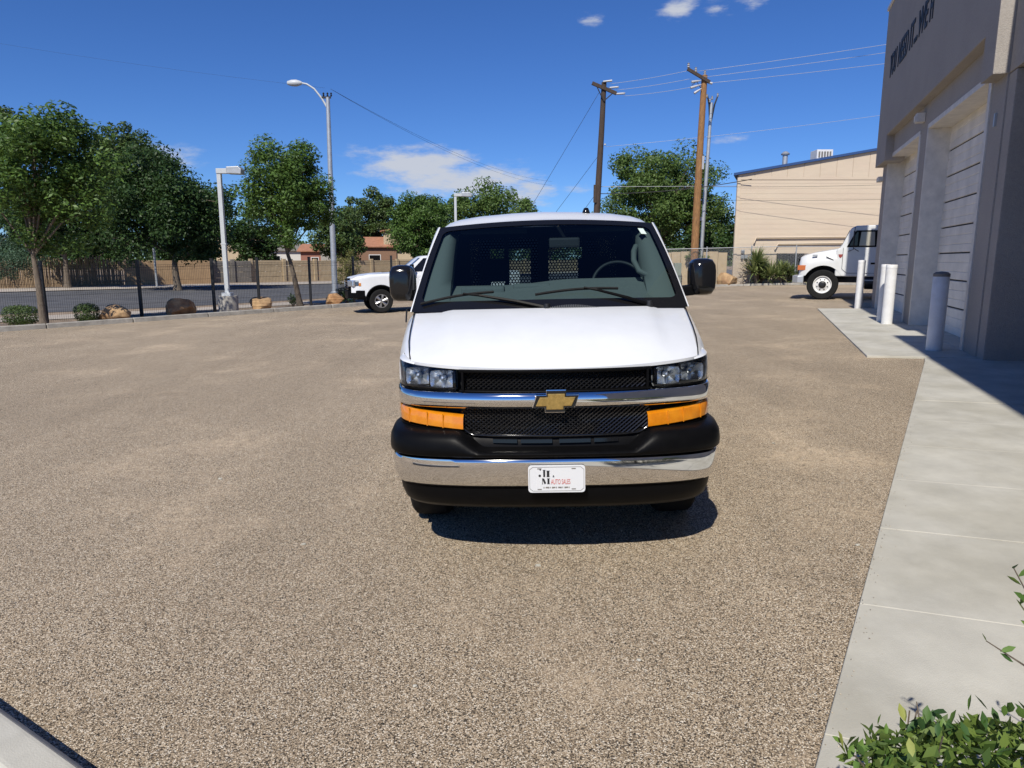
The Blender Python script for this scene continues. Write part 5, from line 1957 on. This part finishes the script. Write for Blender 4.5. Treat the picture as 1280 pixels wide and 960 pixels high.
# ------------------------------------------------------------------ wire fence along the kerb
FP = [(-19.4, 19.7), (-17.45, 21.45), (-15.5, 23.2), (-13.35, 25.15), (-11.45, 26.9), (-10.15, 28.1), (-8.55, 29.75), (-7.05, 31.3), (-5.6, 32.75), (-3.9, 34.5)]
fence = empty('wire_fence', (0, 0, 0))
tag(fence, 'black welded-wire fence with square posts running behind the kerb boulders', 'fence')
for (x, y) in FP:
    MB().box(x - .045, x + .045, y - .045, y + .045, g(x) - .1, g(x) + 2.03).build('post', M_BLACKM, fence)
    MB().box(x - .052, x + .052, y - .052, y + .052, g(x) + 2.03, g(x) + 2.06).build('post_cap', M_BLACKM, fence)
for (a, c_) in zip(FP, FP[1:]):
    b = MB()
    A, C = Vector((*a, 0)), Vector((*c_, 0))
    L_ = (C - A).length
    d = (C - A) / L_
    n = int(L_ / .062)
    nrm = Vector((-d.y, d.x, 0))
    for k in range(1, n):
        p = A + d * (L_ * k / n)
        z0 = g(p.x)
        b.obox((p.x, p.y, z0 + .96), d, nrm, (0, 0, 1), .0028, .0028, .91)
    for zz in (.06, .12, .5, .9, 1.3, 1.68, 1.78, 1.86):
        za, zc = g(a[0]) + zz, g(c_[0]) + zz
        b.tube([(a[0], a[1], za), (c_[0], c_[1], zc)], .0035 if zz not in (1.78,) else .006, 4)
    o = b.build('mesh_panel', M_BLACKM, fence, recalc=False)
    o['kind'] = 'stuff'

# ------------------------------------------------------------------ walls and houses across the street
def wall_run(name, label, s0, s1, off, h, th, material, panel, pilaster=True, cap=True, cat='wall', pil_h=.15):
    root = empty(name, (0, 0, 0))
    tag(root, label, cat)
    s_ = s0
    z0 = -.36 - .1
    while s_ < s1 - .1:
        e_ = min(s_ + panel, s1)
        a, c_ = Vector((*cpt(s_ + .02, off), 0)), Vector((*cpt(e_ - .02, off), 0))
        d = (c_ - a).normalized()
        nrm = Vector((-d.y, d.x, 0))
        mid = (a + c_) / 2
        for r_ in range(4 if pilaster else 1):
            hh = (h + .1) / (4 if pilaster else 1)
            MB().obox((mid.x, mid.y, z0 + hh * (r_ + .5)), d, nrm, (0, 0, 1), (c_ - a).length / 2, th / 2, hh / 2 - .012).build('wall_panel', material, root, bevel=.01, seg=1)
        if pilaster:
            q = Vector((*cpt(s_, off - .06), 0))
            MB().obox((q.x, q.y, z0 + (h + pil_h) / 2 + .05), d, nrm, (0, 0, 1), .16, th / 2 + .07, (h + pil_h + .1) / 2).build('pilaster', material, root, bevel=.015, seg=1)
        s_ = e_
    return root


wall_run('block_wall', 'tan block wall with pilasters across the street', 25.7, 80, 42.0, 2.05, .2, M_TANW, 3.4)
wall_run('block_wall', 'dark grey block wall between the ochre and tan walls', 21.95, 25.6, 41.6, 2.0, .2, M_GREYW, 1.8)
wall_run('stucco_wall', 'plain ochre stucco wall behind the round-headed street tree', 14.3, 21.8, 41.2, 2.05, .25, M_OCHREW, 7.6, pilaster=False)
# gnarled reed / stick fence
rf = empty('stick_fence', (0, 0, 0))
tag(rf, 'rustic fence of upright sticks at the edge of the far pavement', 'fence')
s_ = -14.0
k = 0
while s_ < 14.1:
    p = Vector((*cpt(s_, 41.0 + .05 * math.sin(3 * s_)), 0))
    h_ = 2.25 + .18 * math.sin(1.7 * s_) + random.uniform(-.12, .12)
    if k < 290:
        MB().tube([(p.x, p.y, -.45), (p.x + random.uniform(-.04, .04), p.y, -.45 + h_ * .6), (p.x + random.uniform(-.07, .07), p.y + random.uniform(-.04, .04), -.4 + h_)], [.055, .05, .035], 5).build('stick', M_REED, rf)
    k += 1
    s_ += .1


def house(name, label, c, w, d, h, rz, wallm, roofm, rh, over=.4, gable_x=True, windows=()):
    root = empty(name, (c[0], c[1], -.4), (0, 0, rz))
    tag(root, label, 'house')
    MB().box(-w / 2, w / 2, -d / 2, d / 2, 0, h).build('wall', wallm, root)
    if rh > 0:
        if gable_x:
            MB().prism([(-d / 2 - over, h - .02), (0, h + rh), (d / 2 + over, h - .02), (d / 2 + over, h + .12), (0, h + rh + .16), (-d / 2 - over, h + .12)], -w / 2 - over, w / 2 + over, 'x').build('roof', roofm, root)
        else:
            MB().prism([(-w / 2 - over, h - .02), (0, h + rh), (w / 2 + over, h - .02), (w / 2 + over, h + .12), (0, h + rh + .16), (-w / 2 - over, h + .12)], -d / 2 - over, d / 2 + over, 'y').build('roof', roofm, root)
            MB().prism([(-w / 2, h), (0, h + rh), (w / 2, h)], -d / 2 + .01, d / 2 - .01, 'y').build('gable', wallm, root)
    for (x, z, ww, hh) in windows:
        wn = MB().box(x - ww / 2, x + ww / 2, -d / 2 - .04, -d / 2 + .05, z - hh / 2, z + hh / 2).build('window', M_WHITE, root)
        MB().box(x - ww / 2 + .08, x + ww / 2 - .08, -d / 2 - .05, -d / 2 - .03, z - hh / 2 + .08, z + hh / 2 - .08).build('pane', M_GLOSSB, wn)
    return root


house('house', 'low brown house with clay roof and shaded porch behind the tan wall', (-18.0, 92), 6.6, 6, 3.7, .05, M_HOUSEB, M_ROOFO, 1.2, windows=((.6, 2.2, 1.5, 1.2),))
house('house', 'cream stucco house end with red eave beside the round dense tree', (-14.2, 93), 4.6, 7, 5.6, .1, M_HOUSE, M_ROOFO, .5, gable_x=False, windows=())
house('shed', 'weathered grey gabled shed beside the street light', (-20.4, 83.5), 3.4, 4, 3.3, .05, mat('grey_boards', (.36, .35, .33), .9, noise=.35, nscale=5, stretch=(5, 5, .6)), M_ROOFO, .75, gable_x=False, over=.15)
house('house', 'tan flat-roofed house behind the hedge and tan wall', (-42.5, 112), 6.5, 8, 6.6, .2, M_HOUSE, M_GREYW, 0, windows=((1.0, 4.6, 1.3, 1.3),))
house('house', 'reddish house front hidden behind the brownish yard tree', (-25.0, 96), 6, 6, 3.2, .1, mat('house_red', (.30, .14, .10), .9, noise=.1), M_ROOFO, .9, windows=((1.2, 1.9, 1, 1.2), (-1.2, 1.9, 1, 1.2)))
house('house', 'white low house behind the tan wall and hedge', (-34.0, 104), 8, 6, 3.4, .1, mat('house_white', (.60, .58, .54), .9), M_GREYW, .9, windows=((0, 2.2, 1.3, 1.1),))
cp = empty('road_sign_pole', (*cpt(14.5, 33.5), -.36))
tag(cp, 'grey street sign pole on the far pavement before the tan wall', 'sign pole')
MB().tube([(0, 0, 0), (0, 0, 4.0)], .09, 8).build('pole', M_STEEL, cp, smooth=60)
MB().box(-.3, .3, -.03, .03, 3.3, 3.9).build('plate_back', M_STEEL, cp)

# ------------------------------------------------------------------ beige building with blue roof edge
bb = empty('beige_building', (0, 40.0, g(14)))
tag(bb, 'large beige metal building with a blue roof edge and barred window', 'building')
SHB = Matrix(((1, .38, 0, 0), (0, 1, 0, 0), (0, 0, 1, 0), (0, 0, 0, 1)))   # the side runs back parallel to the service building
XL, XR, ZE, SLP = 12.55, 36.0, 6.22, .17
MB().prism([(XL, 0), (XR, 0), (XR, ZE - .2 + SLP * 11.7 - .0), (24.3, ZE - .2 + SLP * 11.7), (XL, ZE - .2)], 0.0, 22.0, 'y').build('wall', M_BEIGE, bb).data.transform(SHB)
MB().box(XL - .03, XR, -.035, .0, ZE - .45, ZE - .30).build('panel_joint', M_BEIGE, bb)
# upper ribbed cladding, each sheet a panel
x = XL
while x < 24.2:
    x1 = min(x + .9, 24.3)
    za, zc = ZE - .2 + SLP * (x - XL), ZE - .2 + SLP * (x1 - XL)
    MB().add([(x + .008, -.03, ZE - .30), (x1 - .008, -.03, ZE - .30), (x1 - .008, -.03, zc), (x + .008, -.03, za), (x + .008, 0, ZE - .30), (x1 - .008, 0, ZE - .30), (x1 - .008, 0, zc), (x + .008, 0, za)],
             [(0, 1, 2, 3), (4, 7, 6, 5), (0, 4, 5, 1), (2, 6, 7, 3), (1, 5, 6, 2), (0, 3, 7, 4)]).build('cladding_sheet', M_BEIGE, bb)
    x = x1
# lap siding boards below
for k in range(19):
    z0 = .62 + k * .275
    MB().prism([(-.002, z0), (-.010, z0), (-.004, z0 + .275), (0.0, z0 + .275)], XL - .01, XR, 'x').build('siding_board', M_BEIGE, bb)
for (xa, za, xb, zb_) in ((XL - .25, ZE - .24, 24.3, ZE - .2 + SLP * (24.3 - XL)), (24.3, ZE - .2 + SLP * (24.3 - XL), XR + .2, ZE - .2)):
    MB().prism([(xa, za), (xb, zb_), (xb, zb_ + .13), (xa, za + .13)], -.18, 22.1, 'y').build('roof', M_BLUE, bb).data.transform(SHB)
MB().box(XL - .04, XL + .14, -.05, .1, 0, ZE - .3).build('corner_trim', M_BEIGE, bb)
MB().lathe([(.14, -.6), (.14, .55), (.22, .56), (.24, .62), (.10, .74), (0, .76)], c=(15.45, 1.0, ZE + .45), n=16).build('roof_vent', M_STEEL, bb, smooth=40)
ac = MB().box(17.15, 18.05, .8, 1.7, ZE + .3, ZE + 1.28).build('rooftop_cooler', M_WHITE, bb, bevel=.02)
for k in range(5):
    MB().box(17.24 + k * .155, 17.33 + k * .155, .78, .81, ZE + .85, ZE + 1.17).build('cooler_louver', M_GREYW, ac)
wf = MB().box(14.95, 16.50, -.06, .0, .42, 1.75).build('barred_window', M_BLACKI, bb)
for k in range(9):
    MB().box(15.0 + k * .18, 15.02 + k * .18, -.09, -.06, .45, 1.72).build('window_bar', M_BLACKM, wf)
for zz in (2.28, 2.62):
    MB().tube([(13.6 if zz > 2.5 else 14.8, -.12, zz - .3), (13.7 if zz > 2.5 else 14.95, -.12, zz), (24, -.12, zz + .1)], .045, 6).build('conduit', M_BEIGE, bb, smooth=60)
for (xx, zz) in ((13.0, 1.55), (13.2, 1.55), (13.0, 1.85), (13.45, 1.5)):
    MB().box(xx - .09, xx + .09, -.16, -.0, zz - .1, zz + .1).build('gas_meter', M_STEEL, bb, bevel=.03)
MB().tube([(13.05, -.1, 0), (13.05, -.1, 1.6), (13.4, -.1, 1.6), (13.4, -.1, .1)], .025, 6).build('meter_pipe', M_BEIGE, bb)

# chain-link fence before it
cf = empty('chain_link_fence', (0, 0, 0))
tag(cf, 'galvanised chain-link fence in front of the beige building', 'fence')
X0, X1, FYY = 8.4, 26.0, 39.62
for k in range(8):
    x = X0 + k * 2.5
    MB().tube([(x, FYY, g(x) - .1), (x, FYY, g(x) + 2.15)], .032, 8).build('post', M_STEEL, cf, smooth=60)
    MB().lathe([(.036, 0), (.036, .03), (0, .05)], c=(x, FYY, g(x) + 2.15), n=8).build('post_cap', M_STEEL, cf)
MB().tube([(X0, FYY, g(X0) + 2.1), (15, FYY, g(15) + 2.1), (X1, FYY, g(15) + 2.1)], .022, 6).build('top_rail', M_STEEL, cf)
b = MB()
x = X0 - 2.0
while x < X1:
    for sgn in (1, -1):
        xa, xb = x, x + sgn * 1.95
        b.tube([(xa, FYY, g(xa) + .08), (xb, FYY, g(xb) + 2.05)], .003, 3, cap=False)
    x += .085
o = b.build('chain_mesh', M_STEEL, cf, recalc=False)
o['kind'] = 'stuff'
# tan wall and odds and ends below the elm
yw = empty('yard_wall', (0, 0, 0))
tag(yw, 'tan plank-like yard wall behind the chain-link fence', 'wall')
for k in range(10):
    x = 7.2 + k * .55
    MB().box(x + .01, x + .54, 41.7, 41.85, 0, 2.15 + .03 * (k % 3)).build('wall_panel', M_TANW, yw, bevel=.01, seg=1)
eb = MB().box(9.45, 9.85, 41.0, 41.35, g(9.6), 1.55).build('utility_cabinet', mat('cabinet_green', (.20, .24, .20), .6), None, bevel=.02)
tag(eb, 'small grey-green utility cabinet behind the van mirror', 'cabinet')

# ------------------------------------------------------------------ wheel stop and foreground hedge
ws_c = Vector((-2.01, 2.32))
wd_ = Vector((.85, -.527)).normalized()
wst = empty('wheel_stop', (ws_c.x, ws_c.y, g(ws_c.x)), (0, 0, math.atan2(wd_.y, wd_.x)))
tag(wst, 'concrete parking wheel stop with a rusty pin hole', 'wheel stop')
MB().prism([(-.10, -.01), (.10, -.01), (.095, .09), (.06, .125), (-.06, .125), (-.095, .09)], -.9, .9, 'x').build('stop_body', M_CONC, wst, bevel=.012)
MB().lathe([(0, .002), (.022, .002), (.022, -.01)], c=(.13, -.005, .125), n=12).build('pin_hole', M_DARK, wst)
MB().lathe([(0, .012), (.012, .010), (.012, -.01)], c=(.135, 0, .126), n=10).build('steel_pin', mat('rust', (.12, .05, .03), .9), wst)

hedge = empty('hedge', (1.5, 1.25, g(1.5)))
tag(hedge, 'leafy green hedge with upright sprigs at the edge of the pavement', 'hedge')


def leaf_base():
    v = [(-.5, 0, 0), (-.2, .16, .02), (.15, .19, .03), (.5, 0, -.02), (.15, -.19, .03), (-.2, -.16, .02), (-.18, 0, -.03), (.16, 0, -.035)]
    f = [(0, 6, 1), (6, 7, 2, 1), (7, 3, 2), (0, 5, 6), (6, 5, 4, 7), (7, 4, 3)]
    me = bpy.data.meshes.new('leaf')
    me.from_pydata(v, [], f)
    me.polygons.foreach_set('use_smooth', [True] * len(f))
    return me


def oleaf_mat(name, c):
    m = leaf_mat(name, c, tuple(min(1, q * 1.25) for q in c), .3)
    return m


LMS = []
for i, c_ in enumerate(((.07, .14, .03), (.12, .21, .045), (.19, .27, .06), (.05, .11, .03), (.30, .33, .09))):
    me = leaf_base()
    me.materials.append(oleaf_mat('hedge_leaf_%d' % i, c_))
    LMS.append(me)
rnd = random.Random(4)
HX0, HX1, HY0, HY1, HZ = -.62, 1.4, -.75, .42, .63


def htop(x, y):
    return HZ - .12 * max(0, (-.3 - x) / .3) + .03 * math.sin(9 * x) + .02 * math.sin(13 * y) - .10 * max(0, (y - .25) / .2)


stems = MB()
for k in range(150):                        # sprigs carry the outer leaves
    x, y = rnd.uniform(HX0, HX1), rnd.uniform(HY0, HY1)
    z = htop(x, y)
    tip = Vector((x + rnd.gauss(0, .05), y + rnd.gauss(0, .05), z + rnd.uniform(-.06, .02)))
    stems.tube([(x * .8 + .1, y * .6, .02), (x, y, z * .6), tip], [.007, .005, .002], 4)
stems.build('stems', M_BARK, hedge)['kind'] = 'stuff'


def put_leaf(p, d, sz):
    me = LMS[rnd.choice((0, 0, 1, 1, 1, 2, 3, 3, 4))]
    d = d.normalized()
    q = d.to_track_quat('X', 'Z')
    o_ = bpy.data.objects.new('leaf', me)
    col.objects.link(o_)
    o_.parent = hedge
    o_.rotation_mode = 'QUATERNION'
    from mathutils import Quaternion
    o_.rotation_quaternion = q @ Quaternion((1, 0, 0), rnd.uniform(-1.1, 1.1))
    o_.location = p + d * sz * .5
    o_.scale = (sz, sz * rnd.uniform(.8, 1.15), sz)


n_l = 0
while n_l < 255:                            # the leaves that show one by one along the top and front
    x, y = rnd.uniform(HX0 - .04, HX1 * .75), HY1 - abs(rnd.gauss(0, .22))
    z = htop(x, y) + rnd.uniform(-.07, .03)
    d = Vector((rnd.gauss(0, .45), rnd.gauss(.1, .45), rnd.uniform(.25, 1.0)))
    put_leaf(Vector((x, y, z)), d, rnd.uniform(.032, .052))
    n_l += 1
# tall sprigs on the right
for (bx, by, bz, tx, ty, tz, nl) in ((-.10, .30, .58, -.262, .36, .935, 14), (-.10, .30, .58, -.300, .37, .735, 6), (-.08, .30, .60, -.235, .36, .84, 9), (.20, .3, .60, .10, .42, .80, 5)):
    a, c_ = Vector((bx, by, bz)), Vector((tx, ty, tz))
    sp_ = MB().tube([a, a.lerp(c_, .5) + Vector((.01, 0, .01)), c_], [.004, .003, .0015], 5).build('sprig', M_BARK, hedge)
    if n_l < 296:
        for k in range(nl):
            t = .25 + .75 * k / (nl - 1)
            p = a.lerp(c_, t)
            put_leaf(p, Vector(((-1) ** k * .8, rnd.gauss(0, .4), .55 + .6 * (t > .9))), rnd.uniform(.032, .05))
            n_l += 1
n = 15000
Pq = np.column_stack([RNG.uniform(HX0, HX1, n), RNG.uniform(HY0, HY1, n), np.zeros(n)])
for i in range(n):
    Pq[i, 2] = htop(Pq[i, 0], Pq[i, 1]) * (1 - abs(RNG.normal(0, .10))) - .02
Pq[:, 2] = np.abs(Pq[:, 2])
Nq = unit(n) * .8 + np.array([0, 0, .6])
Nq /= np.linalg.norm(Nq, axis=1, keepdims=True)
leaf_mesh('inner_foliage', Pq, Nq, .042, .45, LEAF_HEDGE, hedge, kind='stuff')

# loose chippings lying on the lot and spilled over the pavement edge
def gravel():
    N1, N2 = 9000, 350
    Px = np.concatenate([RNG.uniform(-3.6, 4.2, N1), np.zeros(N2)])
    Py = np.concatenate([1.9 + 5.5 * RNG.uniform(0, 1, N1) ** 1.4, np.zeros(N2)])
    tt = RNG.uniform(-2, 9, N2)
    oo = np.abs(RNG.normal(0, .05, N2))
    Px[N1:] = E0.x + ED.x * tt + JD.x * oo
    Py[N1:] = E0.y + ED.y * tt + JD.y * oo
    # keep the lot stones off the pavement
    dd_ = (Px - E0.x) * ED.y - (Py - E0.y) * ED.x
    keep = np.ones(len(Px), bool)
    keep[:N1] = dd_[:N1] < -.01
    Px, Py, dd_ = Px[keep], Py[keep], dd_[keep]
    n = len(Px)
    on = dd_ > 0
    r_ = RNG.uniform(.0022, .0055, n) * np.where(on, .75, 1.0)
    Pz = SL * Px + np.where(on, .026, .001) + r_ * .4
    base = np.array([(1, 0, 0), (0, 1, 0), (-1, 0, 0), (0, -1, 0), (0, 0, .7), (0, 0, -.7)], float)
    a = RNG.uniform(0, 6.28, n)
    V = np.empty((n, 6, 3))
    jit = RNG.uniform(.7, 1.3, (n, 6, 1))
    bx_ = base[None] * jit * r_[:, None, None]
    V[:, :, 0] = bx_[:, :, 0] * np.cos(a)[:, None] - bx_[:, :, 1] * np.sin(a)[:, None] + Px[:, None]
    V[:, :, 1] = bx_[:, :, 0] * np.sin(a)[:, None] + bx_[:, :, 1] * np.cos(a)[:, None] + Py[:, None]
    V[:, :, 2] = bx_[:, :, 2] + Pz[:, None]
    fb = np.array([(0, 1, 4), (1, 2, 4), (2, 3, 4), (3, 0, 4), (1, 0, 5), (2, 1, 5), (3, 2, 5), (0, 3, 5)])
    Fi = (fb[None] + (np.arange(n) * 6)[:, None, None]).reshape(-1)
    me = bpy.data.meshes.new('loose_gravel')
    me.vertices.add(n * 6)
    me.vertices.foreach_set('co', V.reshape(-1))
    me.loops.add(len(Fi))
    me.loops.foreach_set('vertex_index', Fi.astype(np.int32))
    me.polygons.add(n * 8)
    me.polygons.foreach_set('loop_start', np.arange(0, n * 24, 3, dtype=np.int32))
    me.polygons.foreach_set('loop_total', np.full(n * 8, 3, dtype=np.int32))
    me.update(calc_edges=True)
    m = bpy.data.materials.new('gravel_stone')
    m.use_nodes = True
    nt = m.node_tree
    bs = nt.nodes['Principled BSDF']
    bs.inputs['Roughness'].default_value = .8
    ge = nt.nodes.new('ShaderNodeNewGeometry')
    cr_ = nt.nodes.new('ShaderNodeValToRGB')
    cr_.color_ramp.elements[0].color = (.16, .13, .10, 1)
    cr_.color_ramp.elements[1].color = (.66, .56, .42, 1)
    nt.links.new(ge.outputs['Random Per Island'], cr_.inputs[0])
    nt.links.new(cr_.outputs[0], bs.inputs['Base Color'])
    me.materials.append(m)
    o_ = bpy.data.objects.new('loose_gravel', me)
    col.objects.link(o_)
    tag(o_, 'loose fine chippings scattered over the lot and pavement edge', 'gravel', kind='stuff')


gravel()

# a few pale stones and scraps lying on the lot
for (x, y, r_) in ((1.62, 3.0, .010), (2.05, 3.9, .012), (.55, 2.75, .010), (-1.3, 4.1, .012), (.15, 3.72, .015), (-2.4, 5.5, .014), (2.4, 6.2, .012), (-.4, 2.6, .009)):
    bm = bmesh.new()
    bmesh.ops.create_icosphere(bm, subdivisions=1, radius=r_)
    for v in bm.verts:
        v.co = Vector((v.co.x * 1.3, v.co.y, v.co.z * .6)) * random.uniform(.8, 1.2)
    me = bpy.data.meshes.new('pebble')
    bm.to_mesh(me)
    bm.free()
    me.materials.append(M_CONC)
    o = bpy.data.objects.new('pebble', me)
    col.objects.link(o)
    o.location = (x, y, g(x) + .006)
    tag(o, 'small pale stone lying loose on the gravelly lot', 'stone', 'loose pale stones on the lot')
